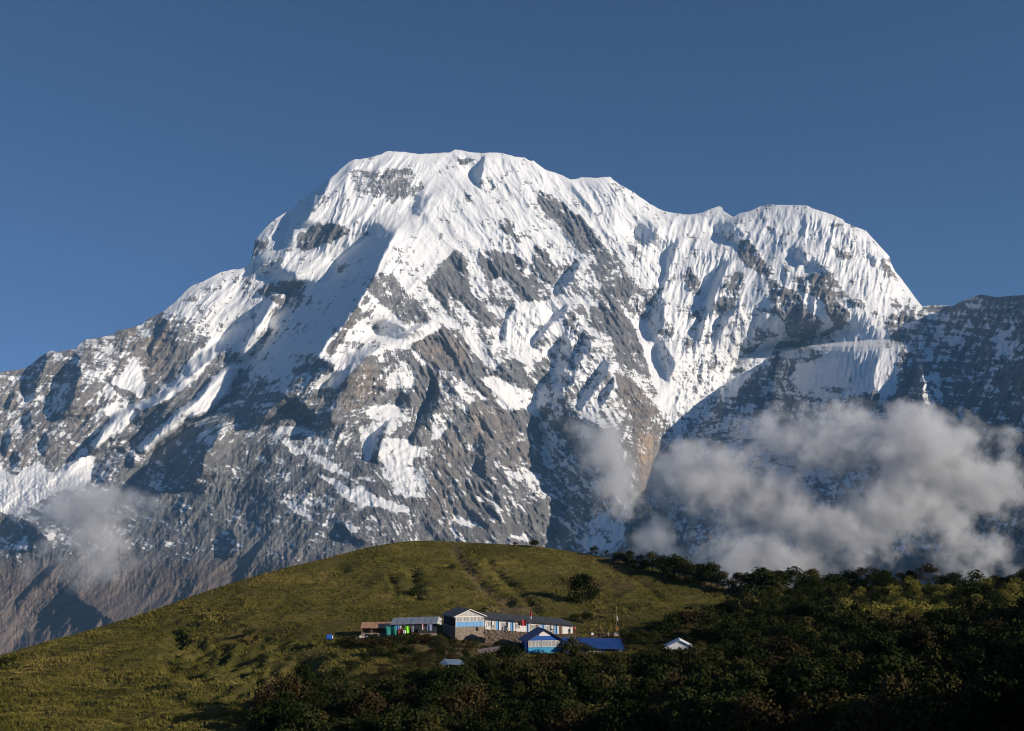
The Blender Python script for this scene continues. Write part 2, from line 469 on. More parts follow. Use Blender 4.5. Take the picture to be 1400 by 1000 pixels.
# snow ribs that stand out of the big couloir on the left
RIBS = ["372,404 392,402 388,418 368,432 366,450 350,476 334,492 326,488 336,462 354,436", "330,498 318,524 318,532 300,552 278,568 258,574 236,594 214,608 200,620 188,615 212,592 240,564 268,546 290,518 312,500",
        "126,612 138,588 156,570 184,556 205,548 224,538 240,530 226,548 200,566 178,580 150,602 130,618"]
SPUR_FOOT = [(456, 1300), (462, 1240), (468, 1150), (474, 1075), (480, 1040), (490, 1012), (512, 998), (532, 984), (552, 974),
             (572, 964), (596, 942), (612, 934), (640, 925), (700, 905), (760, 890), (960, 880)]


def pts(s):
    return [tuple(map(float, p.split(','))) for p in s.split()]


def build_mountain():
    us = np.arange(-84, 1488, 1.0)
    vs = np.arange(190, 970, 1.0)
    U, V = np.meshgrid(us, vs)
    su, sv = zip(*SKY)
    skyv = np.interp(us, su, sv)
    skyv = skyv + (0.9 + 1.3 * sstep(340, 240, us)) * fbm(us / 9.0, us * 0 + 3.3, 3, 5) * sstep(1290, 1250, us) - 0.3
    soft_sky = blur(np.repeat(skyv[None, :], 3, 0), 22)[1]
    below = V - skyv[None, :]
    fall = V - soft_sky[None, :]
    # --- masks
    shade = np.zeros_like(U)
    warp_u = 3.0 * fbm(U / 14, V / 14, 3, 21)
    warp_v = 3.0 * fbm(U / 14, V / 14, 3, 31)

    def raster(items, soft):
        """later polygons replace earlier ones"""
        a = np.zeros_like(U)
        w = np.zeros_like(U)
        for k, s in items:
            m = poly_mask(U, V, pts(s))
            a[m] = k
            w[m] = 1
        return blur(a, soft), blur(w, soft)

    def warped(a):
        ci = np.clip(np.rint(U + warp_u - us[0]).astype(int), 0, len(us) - 1)
        ri = np.clip(np.rint(V + warp_v - vs[0]).astype(int), 0, len(vs) - 1)
        return a[ri, ci]
    big = warped(raster([q for q in SHADE if q[0] >= 1.12], 0.9)[0])
    small = warped(raster([q for q in SHADE if q[0] < 1.12], 0.8)[0])
    warp_u, warp_v = warp_u * 0.8, warp_v * 0.8
    brk = ridged((U + 0.3 * (V - 450)) / 11, V / 30, 3, 161)
    small = small * np.clip(0.66 + 0.75 * brk, 0.05, 1.25)
    shade = np.maximum(big, small)
    rock, rw = raster(ROCK, 1.6)
    snw, sw = raster(SNOW, 1.6)
    rock, snw, sw, rw = warped(rock), warped(snw), warped(sw), warped(rw)
    flute, _ = raster([(1, s) for s in FLUTE], 6)
    brown, _ = raster(BROWN, 8)
    tan, _ = raster(TAN, 2.5)
    scree, _ = raster([(1, s) for s in SCREE], 3)
    # --- rough cover field: + is snow
    line = blur(np.repeat(np.interp(us, [-90, 0, 130, 230, 320, 420, 560, 700, 800, 900, 1000, 1500], [470, 470, 440, 430, 500, 545, 560, 590, 600, 590, 575, 560])[None, :], 3, 0), 25)[1:2]
    cover = np.clip((line - V) / 70.0, -0.5, 0.42) + 0.15 * sstep(500, 250, V)
    leftwall = sstep(235, 150, U) * sstep(430, 460, V)
    cover = cover * (1 - leftwall) + leftwall * -0.12
    cover = cover * (1 - rw) + rw * (0.55 - 0.99 * rock / np.maximum(rw, 1e-3))
    cover = cover * (1 - sw) + sw * (0.1 + 0.9 * snw / np.maximum(sw, 1e-3))
    low = sstep(745, 790, V)
    cover = cover - 1.2 * low
    cover = cover - 0.22 * sstep(330, 400, V) * sstep(640, 560, V) * sstep(540, 600, U) * sstep(930, 860, U) + 0.55 * fbm(U / 52, V / 44, 3, 119) + 0.16 * sstep(540, 580, V) * sstep(745, 700, V) * sstep(330, 400, U) * sstep(640, 560, U)
    rocky = np.clip(0.5 - cover, 0, 1)
    # --- relief: integrate the wanted side slopes (m towards the viewer per pixel)
    lv, lu = zip(*SPUR_FOOT)
    foot = np.interp(vs, lv, lu)[:, None] + 5 * fbm(V / 12, U / 40, 3, 141)
    spur = sstep(-4, 8, U - foot) * (V > 456)
    gu = -3.5 * (1 - spur) + 19.0 * shade
    gv = np.zeros_like(gu)
    # slanting rib noise in three directions
    d1 = sstep(620, 480, U + 0.25 * (V - 450))
    d3 = sstep(860, 940, U + 0.1 * (V - 450))
    d2 = 1 - d1 - d3 + d1 * d3

    def slanted(slope, lam, stretch, seed, octs=4):
        s = U - slope * (V - 500)
        wob = 0.35 * fbm(U / (lam * 2.2), V / (lam * 2.2), 2, seed + 50)
        return ridged(s / lam + wob, V / (lam * stretch), octs, seed, 0.52)
    ribs = d1 * slanted(-0.75, 46, 2.4, 61) + d2 * slanted(0.62, 46, 2.2, 71) + d3 * slanted(-0.22, 40, 2.6, 81)
    ribs2 = d1 * slanted(-0.6, 15, 2.4, 62, 3) + d2 * slanted(0.45, 15, 2.2, 72, 3) + d3 * slanted(-0.18, 13, 3.0, 82, 3)
    fl = d1 * slanted(-0.35, 7.5, 6, 64, 2) + d2 * slanted(-0.12, 7.5, 7, 74, 2) + d3 * slanted(-0.2, 7.5, 7, 84, 2)
    # membrane solve of the traced slopes by cosine transform (mirror + FFT)
    div = np.zeros_like(gu)
    div[:, 1:-1] += 0.5 * (gu[:, 2:] - gu[:, :-2])
    h, w = div.shape
    m = np.concatenate([div, div[:, ::-1]], 1)
    m = np.concatenate([m, m[::-1]], 0)
    F = np.fft.rfft2(m)
    ky = 2 * np.cos(2 * np.pi * np.arange(2 * h) / (2 * h)) - 2
    kx = 2 * np.cos(2 * np.pi * np.arange(F.shape[1]) / (2 * w)) - 2
    den = kx[None, :] + 0.16 * ky[:, None] - 1.0 / 75.0 ** 2
    R = np.fft.irfft2(F / den, s=m.shape)[:h, :w]
    R -= R.mean()
    det = 72 * ribs * (0.55 + 0.45 * rocky) + 30 * (1 - 0.75 * sstep(560, 620, V) * sstep(660, 560, U)) * ribs2 * (0.45 + 0.55 * rocky) * np.clip(0.7 + 1.5 * fbm(U / 50, V / 50, 3, 97), 0.1, 1.6) + 17 * fl * np.maximum(flute, 0.36 * (1 - rocky) * sstep(-0.15, 0.3, fbm(U / 55, V / 45, 3, 99)))
    lowleft = sstep(560, 620, V) * sstep(660, 560, U)
    crag = ridged(U / 8, V / 11, 4, 91, 0.6)
    det += 13 * crag * np.clip(0.8 + 1.2 * fbm(U / 35, V / 35, 2, 98), 0.2, 1.7) * (0.12 + 0.88 * rocky) + 5 * fbm(U / 30, V / 30, 4, 95)
    # strata ledges in the rock
    tilt = np.where(U < 600, 0.0, 0.28)
    tilt = blur(tilt, 40) + 0.25 * sstep(330, 420, U) * sstep(560, 640, V)
    ph = (V - tilt * U + 7 * fbm(U / 45, V / 20, 3, 101)) / 13.0
    fr = ph - np.floor(ph)
    saw = np.where(fr < 0.7, fr / 0.7, (1 - fr) / 0.3)
    led = blur(saw - 0.5, 0.7)
    det += 15 * led * rocky * sstep(330, 480, V) * (1 - 0.8 * lowleft) * np.clip(0.6 + 1.6 * fbm(U / 60, V / 40, 2, 102), 0, 1.5)
    det += 16 * lowleft * ridged(U / 10 + 0.4 * fbm(U / 30, V / 30, 2, 103), V / 52, 4, 104, 0.6)
    det += 26 * lowleft * ridged((U - 0.5 * V) / 60, (V + 0.45 * U) / 22, 3, 106, 0.55)
    # serac blocks of the ice falls
    ser = np.maximum(poly_mask(U, V, pts("925,490 990,480 1000,500 985,540 940,610 920,590")).astype(float),
                     poly_mask(U, V, pts("-90,655 70,655 120,660 40,695 25,705 -90,700")).astype(float))
    ser = blur(ser, 6)
    blocks = np.abs(perlin(U / 9, V / 7, 111)) - np.abs(perlin(U / 5, V / 4, 113))
    det += 26 * blocks * ser
    fade = sstep(0, 14, below)
    calm = 1 - 0.45 * sstep(560, 620, V) * sstep(640, 560, U)
    det = det * calm
    rib_m = warped(raster([(1, q) for q in RIBS], 2.5)[0])
    R = R + 230 * blur(rib_m, 1.5)
    R = R * (1 - 0.25 * sstep(600, 660, V)) + det * (0.25 + 0.75 * fade)
    # --- base depth: a leaning face, with the near spur coming towards the viewer on the right
    d0 = np.interp(us, [-90, 300, 480, 720, 1000, 1261, 1500], [9300, 9500, 9900, 10000, 9700, 8900, 8800])[None, :]
    k = 5.6
    main = blur(np.repeat(d0, 3, 0), 60)[1][None, :] - k * fall
    w_ = (500.0 - V) / FPX
    zz = (math.sin(TILT) + w_ * math.cos(TILT)) / (math.cos(TILT) - w_ * math.sin(TILT))
    c = 0.75
    den2 = (U - 700) / FPX / (math.cos(TILT) - w_ * math.sin(TILT)) - c * zz
    wall = np.where(den2 > 0.12, 2330.0 / np.maximum(den2, 0.12), 30000)
    kk = 160.0
    hmin = np.clip(0.5 + 0.5 * (wall - main) / kk, 0, 1)
    base = wall * (1 - hmin) + main * hmin - kk * hmin * (1 - hmin)
    # the near spur's left flank: it swells towards the viewer from its foot line
    run = np.clip(U - foot, 0, None)
    base = base - 9.0 * 160 * (1 - np.exp(-run / 160.0)) * (V > 456) * (1 - sstep(1165, 1345, U))
    D = base - R
    # --- signed snow field with slope and noise
    dz = at_np(U, V, D)
    gy = np.gradient(D, axis=0)          # metres of depth per row, negative: the face leans back
    lean = blur(-gy, 1.0)
    sf = cover + 0.030 * np.clip(lean - 5.0, -14, 20) * (0.25 + 0.75 * rocky)
    sf += 0.95 * fbm(U / 22, V / 15, 5, 121, 0.66)
    sf += 0.6 * d1 * fbm((U + 0.7 * V) / 6, V / 20, 3, 131) + 0.6 * (1 - d1) * fbm((U - 0.45 * V) / 7, V / 24, 3, 133)
    sf += 0.22 * led * rocky
    sf -= 0.10 * (ribs2 * rocky)
    ang = blur(np.where(U < 560, np.where(V > 560, 0.5, 0.1), np.where(U < 900, 0.62, 0.1)), 30)      # ledges dip to the right in the middle of the face
    along, across = U * np.cos(ang) + V * np.sin(ang), V * np.cos(ang) - U * np.sin(ang)
    sf += 1.25 * fbm(along / 34, across / 5.5, 4, 171, 0.6) * np.clip(rocky + 0.15, 0, 1)
    sf += sstep(1200, 1240, U) * sstep(410, 425, V) * (0.75 * fbm((U + 0.55 * (V - 450)) / 5.5, V / 42, 3, 181) + 0.35 * fbm(U / 40, V / 30, 3, 183))
    mid = sstep(0.05, 0.35, rocky) * 0.25 + 0.12
    sf -= mid * sstep(0.35, 0.85, ribs2) * sstep(240, 330, V)
    # --- sheet: rows run from the crest down
    nr = 690
    t = np.linspace(0, 1, nr)[:, None]
    vv = skyv[None, :] + t * (960 - skyv[None, :])
    uu = np.repeat(us[None, :], nr, 0)
    rf = (vv - vs[0])
    r0 = np.clip(np.floor(rf).astype(int), 0, len(vs) - 2)
    fr_ = rf - r0
    ci = np.arange(len(us))[None, :]

    def samp(a):
        return a[r0, ci] * (1 - fr_) + a[r0 + 1, ci] * fr_
    P = at_np(uu, vv, samp(D))
    # far side of the crest, so that the mountain has a body
    back = []
    for q, (dy, dzz) in enumerate([(3500, 3000), (1500, 1000), (500, 250), (120, 40)]):
        b = P[0].copy()
        b[:, 1] += dy
        b[:, 2] -= dzz
        back.append(b)
    P = np.concatenate([np.stack(back), P], 0)
    sf = sf - 0.8 * sstep(1255, 1275, U) * sstep(12, 2, below)
    lowf = samp(low)
    attr = np.stack([samp(sf), samp(brown), samp(tan)], -1)
    attr2 = np.stack([samp(scree), lowf, samp(rocky)], -1)
    attr = np.concatenate([np.repeat(attr[:1], 4, 0), attr], 0)
    attr2 = np.concatenate([np.repeat(attr2[:1], 4, 0), attr2], 0)
    return P, attr, attr2


def mountain_material():
    N = NT('mountain_rock_and_snow')
    p = N.pos()
    a1 = N.n('ShaderNodeSeparateXYZ')
    N.put(a1.inputs[0], N.attr('cover').outputs['Vector'])
    a2 = N.n('ShaderNodeSeparateXYZ')
    N.put(a2.inputs[0], N.attr('ground').outputs['Vector'])
    snow_f, brown, tan = a1.outputs
    scree, low, rocky = a2.outputs
    pz = N.mapping(p, scale=(1, 1, 0.45))
    n1 = N.noise(pz, 0.035, 5, 0.65)
    n2 = N.noise(p, 0.010, 4, 0.6)
    ps = N.mapping(p, scale=(0.25, 0.25, 1.0), rot=(0, math.radians(18), 0))
    n3 = N.noise(ps, 0.05, 4, 0.6)
    s = N.math('ADD', snow_f, N.math('MULTIPLY', N.math('SUBTRACT', n1, 0.5), 1.9))
    s = N.math('ADD', s, N.math('MULTIPLY', N.math('SUBTRACT', n3, 0.5), 1.5))
    snow = N.maprange(s, -0.06, 0.12)
    dust = N.maprange(s, -0.42, 0.05, 0.0, 0.34)
    grey = N.ramp(n2, [(0.3, (0.135, 0.134, 0.136)), (0.55, (0.205, 0.20, 0.195)), (0.75, (0.265, 0.255, 0.245))])
    brn = N.ramp(n1, [(0.3, (0.23, 0.185, 0.15)), (0.7, (0.40, 0.315, 0.245))])
    col = N.mix(N.math('MULTIPLY', brown, N.maprange(n2, 0.32, 0.6)), grey, brn)
    col = N.mix(N.math('MULTIPLY', tan, N.maprange(n1, 0.3, 0.55)), col, (0.52, 0.38, 0.25))
    streak = N.noise(N.mapping(p, scale=(1, 1, 0.12)), 0.045, 4, 0.7)
    col = N.mix(N.maprange(streak, 0.35, 0.7, 0.0, 0.55), col, N.mix(0.55, col, (0.07, 0.07, 0.075)))
    col = N.mix(N.math('MULTIPLY', scree, N.maprange(n1, 0.3, 0.6, 0.4, 0.9)), col, (0.27, 0.26, 0.245))
    veg = N.ramp(n2, [(0.3, (0.13, 0.115, 0.10)), (0.5, (0.18, 0.135, 0.112)), (0.7, (0.21, 0.165, 0.135))])
    col = N.mix(N.math('MULTIPLY', low, 0.85), col, veg)
    snow_col = N.mix(N.maprange(n2, 0.3, 0.7), (0.80, 0.80, 0.80), (0.86, 0.855, 0.84))
    col = N.mix(dust, col, (0.62, 0.62, 0.63))
    col = N.mix(snow, col, snow_col)
    hb = N.math('MULTIPLY', N.noise(pz, 0.06, 5, 0.7), N.maprange(snow, 0, 1, 1.0, 0.25))
    N.bsdf(col, rough=N.maprange(snow, 0, 1, 0.92, 0.75), spec=0.1, normal=N.bump(hb, 0.8, 16.0))
    return N.m


def make_mountain():
    P, a1, a2 = build_mountain()
    nr, nc = P.shape[:2]
    me = mesh_np('mountain', P.reshape(-1, 3), grid_faces(nr, nc), mountain_material(), smooth=False)
    for nm, a in (('cover', a1), ('ground', a2)):
        at_ = me.attributes.new(nm, 'FLOAT_VECTOR', 'POINT')
        at_.data.foreach_set('vector', np.asarray(a, np.float32).ravel())
    o = link('mountain', me)
    tag(o, kind='structure')


make_mountain()
# ------------------------------------------------------------------ the near hill
HILL = [(-200, 960), (-60, 915), (0, 897), (40, 884), (100, 868), (150, 853), (200, 838), (260, 816), (320, 796), (380, 779), (440, 765), (470, 757), (500, 749),
        (540, 742), (575, 739), (610, 740), (660, 743), (700, 745), (730, 746), (760, 751), (800, 757), (840, 765), (880, 774), (920, 783), (960, 793), (1000, 806),
        (1030, 812), (1060, 806), (1100, 803), (1150, 803), (1200, 800), (1250, 799), (1300, 799), (1340, 802), (1400, 802), (1500, 797), (1900, 770)]
GULLY = [  # (points, width px, depth m)
    ("615,742 628,765 640,778 655,795 668,812 690,822 722,836", 7, 0.9), ("668,770 690,790 705,805 735,838", 6, 0.9), ("563,785 572,800 570,816", 8, 1.5),
    ("533,790 540,805 538,815", 5, 0.8), ("250,872 330,905 420,935 500,955", 26, 3.0), ("300,860 380,880 430,905", 14, 1.4), ("450,884 520,892 600,888", 10, 1.2),
    ("860,790 880,800 900,815", 6, 0.6), ("420,770 450,772 470,778", 4, 0.6), ("230,905 300,935 380,965", 18, 2.0), ("150,930 260,960 360,985", 14, 1.0)]


DIRT = [(1, "655,862 790,866 800,876 740,880 720,892 690,886 660,884 640,880"), (.8, "650,840 668,828 700,826 732,830 740,840 700,842"), (.9, "795,868 850,868 860,880 800,878"), (.7, "540,872 600,872 660,890 640,905 580,900 545,888"),
        (.8, "490,868 530,868 528,876 492,876"), (.7, "612,742 622,742 645,775 664,800 690,816 724,834 718,840 684,824 652,802 634,778"), (.7, "955,792 975,800 980,812 968,812 958,802")]


class Ground:
    pass


GR = Ground()


def build_ground():
    us = np.arange(-160, 1860, 3.0)
    su, sv = zip(*HILL)
    sky_v = blur(np.repeat(np.interp(us, su, sv)[None, :], 3, 0), 3)[1]
    ys = blur(np.repeat(np.interp(us, [-160, 0, 300, 575, 800, 950, 1030, 1120, 1400, 1860], [235, 248, 292, 338, 334, 305, 290, 300, 262, 230])[None, :], 3, 0), 14)[1]
    yb = blur(np.repeat(np.interp(us, [-160, 0, 400, 700, 1000, 1400, 1860], [196, 180, 160, 152, 136, 100, 70])[None, :], 3, 0), 14)[1]
    nr = 420
    t = np.linspace(-0.12, 1, nr)[:, None] ** 1.0
    tt = np.clip(t, 0, 1)
    vv = 1010 + t * (sky_v[None, :] - 1010)
    Y = yb[None, :] + (ys - yb)[None, :] * np.where(t < 0, t, tt ** 1.22)
    uu = np.repeat(us[None, :], nr, 0)
    P = at_np(uu, vv, Y)
    X, Yw = P[..., 0], P[..., 1]
    fade = sstep(1.0, 0.93, t)
    h = 1.3 * fbm(X / 26, Yw / 26, 3, 201) + 0.55 * fbm(X / 8, Yw / 8, 3, 211)
    z0 = P[..., 2]
    # cattle terraces: long low steps along the contour
    h += 0.62 * perlin(X / 11 + 3 * fbm(X / 30, Yw / 30, 2, 5), z0 * 0.95 + Yw * 0.11, 221) * (0.6 + 0.8 * fbm(X / 18, Yw / 18, 2, 226))
    h += 0.34 * perlin(X / 4.5 + 2 * fbm(X / 9, Yw / 9, 2, 6), z0 * 1.7 + Yw * 0.2, 227)
    h += 0.26 * fbm(X / 2.6, Yw / 2.2, 3, 231)
    for s, w, d in GULLY:
        q = np.array(pts(s))
        best = np.full(uu.shape, 1e9)
        for a, b in zip(q[:-1], q[1:]):
            ab = b - a
            f = np.clip(((uu - a[0]) * ab[0] + (vv - a[1]) * ab[1]) / (ab @ ab), 0, 1)
            dist = np.hypot(uu - a[0] - f * ab[0], (vv - a[1] - f * ab[1]) * 1.3)
            best = np.minimum(best, dist)
        h -= 1.25 * d * np.exp(-(best / w) ** 2) * (0.75 + 0.5 * perlin(X / 3, Yw / 3, 241))
    pad = sstep(415, 450, uu) * sstep(985, 945, uu) * sstep(842, 850, vv) * sstep(925, 905, vv)
    h *= 1 - 0.8 * pad
    rough = np.exp(-((uu - 320) / 130) ** 2 - ((vv - 925) / 60) ** 2)
    h += rough * (0.9 * perlin(X / 9, z0 * 1.1 + Yw * 0.14, 251) + 0.5 * perlin(X / 3.5, Yw / 3, 253))
    # level strip cut for the long house
    # unseen shoulder added beyond the right edge to deepen the shade on the wood
    rise = sstep(1440, 1700, uu) * sstep(235, 170, Y) * 7.0
    P[..., 2] += h * fade + rise
    GR.us, GR.vv, GR.P = us, vv, P
    GR.t0, GR.t1, GR.nr = -0.12, 1.0, nr
    GR.sky = sky_v
    back = []
    for dy, dz in [(6, 0.8), (20, 5), (60, 26), (160, 95), (420, 300), (900, 800)]:
        b = P[-1].copy()
        b[:, 1] += dy
        b[:, 2] -= dz
        back.append(b)
    near = []
    for dy, dz in [(-40, -9), (-18, -4)]:
        b = P[0].copy()
        b[:, 1] += dy
        b[:, 2] += dz
        near.append(b)
    A = np.concatenate([np.stack(near), P, np.stack(back)], 0)[::-1]
    return A


def ground_at(u, v):
    """point of the hill surface meant to be seen at photo pixel (u, v)"""
    ci = min(max((u - GR.us[0]) / 3.0, 0), len(GR.us) - 1.001)
    c = int(ci)
    f = ci - c
    sv = GR.sky[c] * (1 - f) + GR.sky[c + 1] * f
    t = (1010 - v) / (1010 - sv)
    ri = min(max((t - GR.t0) / (GR.t1 - GR.t0) * (GR.nr - 1), 0), GR.nr - 1.001)
    r = int(ri)
    g = ri - r
    p = (GR.P[r, c] * (1 - f) + GR.P[r, c + 1] * f) * (1 - g) + (GR.P[r + 1, c] * (1 - f) + GR.P[r + 1, c + 1] * f) * g
    return Vector(p)


def grass_material():
    N = NT('hill_grass_ground')
    p = N.pos()
    n1 = N.noise(p, 0.06, 4, 0.6)
    n2 = N.noise(p, 0.6, 4, 0.65)
    c = N.ramp(n1, [(0.32, (0.055, 0.055, 0.013)), (0.5, (0.110, 0.100, 0.024)), (0.68, (0.20, 0.155, 0.045))])
    c = N.mix(N.maprange(n2, 0.35, 0.7, 0.0, 0.75), c, (0.045, 0.036, 0.018))
    c = N.mix(N.maprange(N.noise(p, 0.035, 3, 0.5), 0.55, 0.7, 0.0, 0.6), c, (0.085, 0.055, 0.030))
    soil = N.mix(n2, (0.075, 0.050, 0.032), (0.20, 0.145, 0.095))
    c = N.mix(N.math('MULTIPLY', N.attr('dirt').outputs['Fac'], N.maprange(n2, 0.3, 0.55, 0.4, 1.0)), c, soil)
    N.bsdf(c, rough=0.95, spec=0.05, normal=N.bump(n2, 0.6, 0.35))
    return N.m


def make_ground():
    A = build_ground()
    me = mesh_np('hill', A.reshape(-1, 3), grid_faces(A.shape[0], A.shape[1]), grass_material(), smooth=True)
    o = link('hill', me)
    U, V = np.meshgrid(np.arange(-200, 1900, 2.0), np.arange(700, 1100, 2.0))
    m = sum(w * poly_mask(U, V, pts(q)) for w, q in DIRT)
    m = blur(np.clip(m, 0, 1), 1.5)
    vv = GR.vv
    d = m[np.clip(((vv - 700) / 2).astype(int), 0, m.shape[0] - 1), np.clip(((GR.us[None, :] + 200 + 0 * vv) / 2).astype(int), 0, m.shape[1] - 1)]
    GR.dirt = m
    d = np.concatenate([np.zeros((2, d.shape[1])), d, np.zeros((6, d.shape[1]))], 0)[::-1]
    a_ = me.attributes.new('dirt', 'FLOAT', 'POINT')
    a_.data.foreach_set('value', np.asarray(d, np.float32).ravel())
    tag(o, kind='structure')
    # valley floor far below, out to the horizon
    N = NT('valley_floor_scrub')
    p = N.pos()
    N.bsdf(N.ramp(N.noise(p, 0.002, 5, 0.6), [(0.3, (0.035, 0.045, 0.025)), (0.7, (0.09, 0.08, 0.05))]), rough=0.95, spec=0.05)
    n = 24
    g = np.linspace(-1, 1, n)
    gx, gy = np.meshgrid(g * 60000, g * 60000)
    zz = -1500 + 60 * fbm(gx / 9000, gy / 9000, 3, 9)
    me = mesh_np('valley_ground', np.stack([gx, gy, zz], -1).reshape(-1, 3), grid_faces(n, n)[:, ::-1], N.m, smooth=True)
    tag(link('valley_ground', me), kind='structure')


make_ground()
# ------------------------------------------------------------------ haze and clouds
def make_haze():
    N = NT('thin_blue_haze')
    v = N.n('ShaderNodeVolumePrincipled')
    v.inputs['Color'].default_value = (0.30, 0.62, 1.0, 1)
    v.inputs['Density'].default_value = HAZE
    v.inputs['Anisotropy'].default_value = 0.0
    N.t.links.new(v.outputs[0], N.out.inputs['Volume'])
    bm = bmesh.new()
    bmesh.ops.create_cube(bm, size=1.0)
    me = bpy.data.meshes.new('haze')
    bmesh.ops.scale(bm, vec=(124000, 124000, 6000), verts=bm.verts)
    bmesh.ops.translate(bm, vec=(0, 0, 3000 - 1800), verts=bm.verts)
    bm.to_mesh(me)
    bm.free()
    me.materials.append(N.m)
    tag(link('haze', me), kind='stuff')


HAZE = 1.75e-5


def cloud(name, blobs, dens, label, seed, thr=0.42):
    """blobs: (u, v, depth, rx px, ry px, weight)"""
    N = NT(name + '_vapour')
    size = blobs[0][2] / 5300.0
    nscale = 1 / (420.0 * size)
    dens = dens / size
    p = N.pos()
    off = N.vmath('ADD', p, (seed * 913.0, seed * 377.0, seed * 151.0))
    warp = N.vmath('SCALE', N.vmath('SUBTRACT', N.noise(off, nscale * 0.9, 3, 0.6, col=True), (0.5, 0.5, 0.5)), 260.0 * size)
    pw = N.vmath('ADD', p, warp)
    total = None
    shells = []
    for u, v, Y, rx, ry, wt in blobs:
        c = np.array(at(u, v, Y))
        r = np.array([rx * Y / FPX, 1.1 * max(rx, ry) * Y / FPX, ry * Y / FPX])
        q = N.vmath('MULTIPLY', N.vmath('SUBTRACT', pw, tuple(c)), tuple(1 / r))
        nd = N.n('ShaderNodeVectorMath', operation='LENGTH')
        N.put(nd.inputs[0], q)
        f = N.math('MULTIPLY', N.math('SUBTRACT', 1.0, nd.outputs['Value']), wt)
        shells.append((c, r))
        total = f if total is None else N.math('SMOOTH_MAX', total, f, 0.25)
    total = N.math('ADD', total, N.math('MULTIPLY', N.math('MINIMUM', total, 0.0), 1.3))
    fine = N.noise(off, nscale * 2.9, 6, 0.68)
    d = N.math('ADD', total, N.math('MULTIPLY', N.math('SUBTRACT', fine, 0.535), 2.7))
    d = N.maprange(d, 0.02, thr + 0.1, 0.0, 1.0)
    d = N.math('MULTIPLY', N.math('POWER', d, 1.4), dens)
    vol = N.n('ShaderNodeVolumePrincipled')
    vol.inputs['Color'].default_value = (0.97, 0.965, 0.96, 1)
    vol.inputs['Anisotropy'].default_value = 0.1
    N.put(vol.inputs['Density'], d)
    N.t.links.new(vol.outputs[0], N.out.inputs['Volume'])
    try:
        N.m.cycles.volume_step_rate = 0.4
    except AttributeError:
        pass
    # one closed billowy hull round the whole cloud
    bm = bmesh.new()
    c0 = Vector(np.mean([q[0] for q in shells], 0))
    for c, r in shells:
        bmesh.ops.create_icosphere(bm, subdivisions=3, radius=1.0, matrix=Matrix.Translation(Vector(c) - c0) @ Matrix.Diagonal((*[float(x) * 1.32 for x in r], 1)))
    me = bpy.data.meshes.new(name)
    bm.to_mesh(me)
    bm.free()
    tmp = bpy.data.objects.new(name, me)
    COL.objects.link(tmp)
    md = tmp.modifiers.new('hull', 'REMESH')
    md.mode = 'VOXEL'
    md.voxel_size = 30.0 * size
    dg = bpy.context.evaluated_depsgraph_get()
    dg.update()
    hull = bpy.data.meshes.new_from_object(tmp.evaluated_get(dg))
    bpy.data.objects.remove(tmp)
    bpy.data.meshes.remove(me)
    hull.name = name
    hull.materials.clear()
    hull.materials.append(N.m)
    o = link(name, hull, loc=c0)
    tag(o, label, 'cloud')


def make_clouds():
    cloud('cloud', [(960, 655, 3150, 95, 62, 1), (1050, 690, 3100, 90, 60, 1), (1150, 610, 3100, 85, 55, .9), (1255, 610, 3000, 100, 62, 1.1), (1330, 660, 2950, 75, 52, 1),
                    (1240, 690, 3000, 110, 55, .8), (1140, 730, 3000, 110, 55, .8), (905, 745, 3150, 55, 32, .8), (1060, 600, 3150, 70, 40, .7), (1320, 750, 2950, 70, 40, .5), (1375, 655, 2900, 50, 70, .62), (1030, 770, 3000, 120, 45, .8)],
          0.0115, 'wide bank of grey cloud hiding the base of the shadowed wall', 1)
    cloud('cloud', [(118, 700, 5600, 72, 42, .95), (130, 740, 5600, 66, 46, .8), (66, 700, 5600, 48, 24, .7), (180, 690, 5600, 44, 30, .55), (120, 775, 5600, 70, 30, .4)],
          0.010, 'small ragged cloud below the icefall at the left edge of the mountain', 2)
    cloud('cloud', [(826, 608, 5600, 50, 46, 1), (842, 652, 5600, 44, 44, .85), (796, 588, 5600, 32, 26, .7), (850, 695, 5500, 40, 35, .45)],
          0.0115, 'thin grey cloud drifting beside the tan rock rib', 5)


make_clouds()
make_haze()
# ------------------------------------------------------------------ plants
def leaf_material(name, dark, mid, light, tip=None):
    N = NT(name)
    p = N.pos()
    oi = N.n('ShaderNodeObjectInfo')
    n = N.noise(p, 1.1, 3, 0.6)
    f = N.math('ADD', N.math('MULTIPLY', n, 0.9), N.math('MULTIPLY', oi.outputs['Random'], 0.35))
    f = N.math('SUBTRACT', f, 0.12)
    c = N.ramp(f, [(0.25, dark), (0.5, mid), (0.78, light)])
    if tip:
        c = N.mix(N.maprange(N.noise(p, 2.3, 2, 0.5), 0.60, 0.70, 0.0, 0.7), c, tip)
    N.bsdf(c, rough=0.85, spec=0.03)
    return N.m


LEAF = {
    'dark': leaf_material('dark_green_foliage', (0.011, 0.016, 0.004), (0.022, 0.029, 0.008), (0.042, 0.048, 0.013)),
    'olive': leaf_material('olive_foliage', (0.026, 0.026, 0.008), (0.050, 0.046, 0.013), (0.092, 0.078, 0.026), (0.15, 0.125, 0.06)),
    'brown': leaf_material('brownish_foliage', (0.022, 0.017, 0.007), (0.044, 0.032, 0.013), (0.076, 0.054, 0.022)),
    'yellow': leaf_material('yellow_green_foliage', (0.10, 0.095, 0.016), (0.185, 0.165, 0.030), (0.27, 0.23, 0.05)),
}


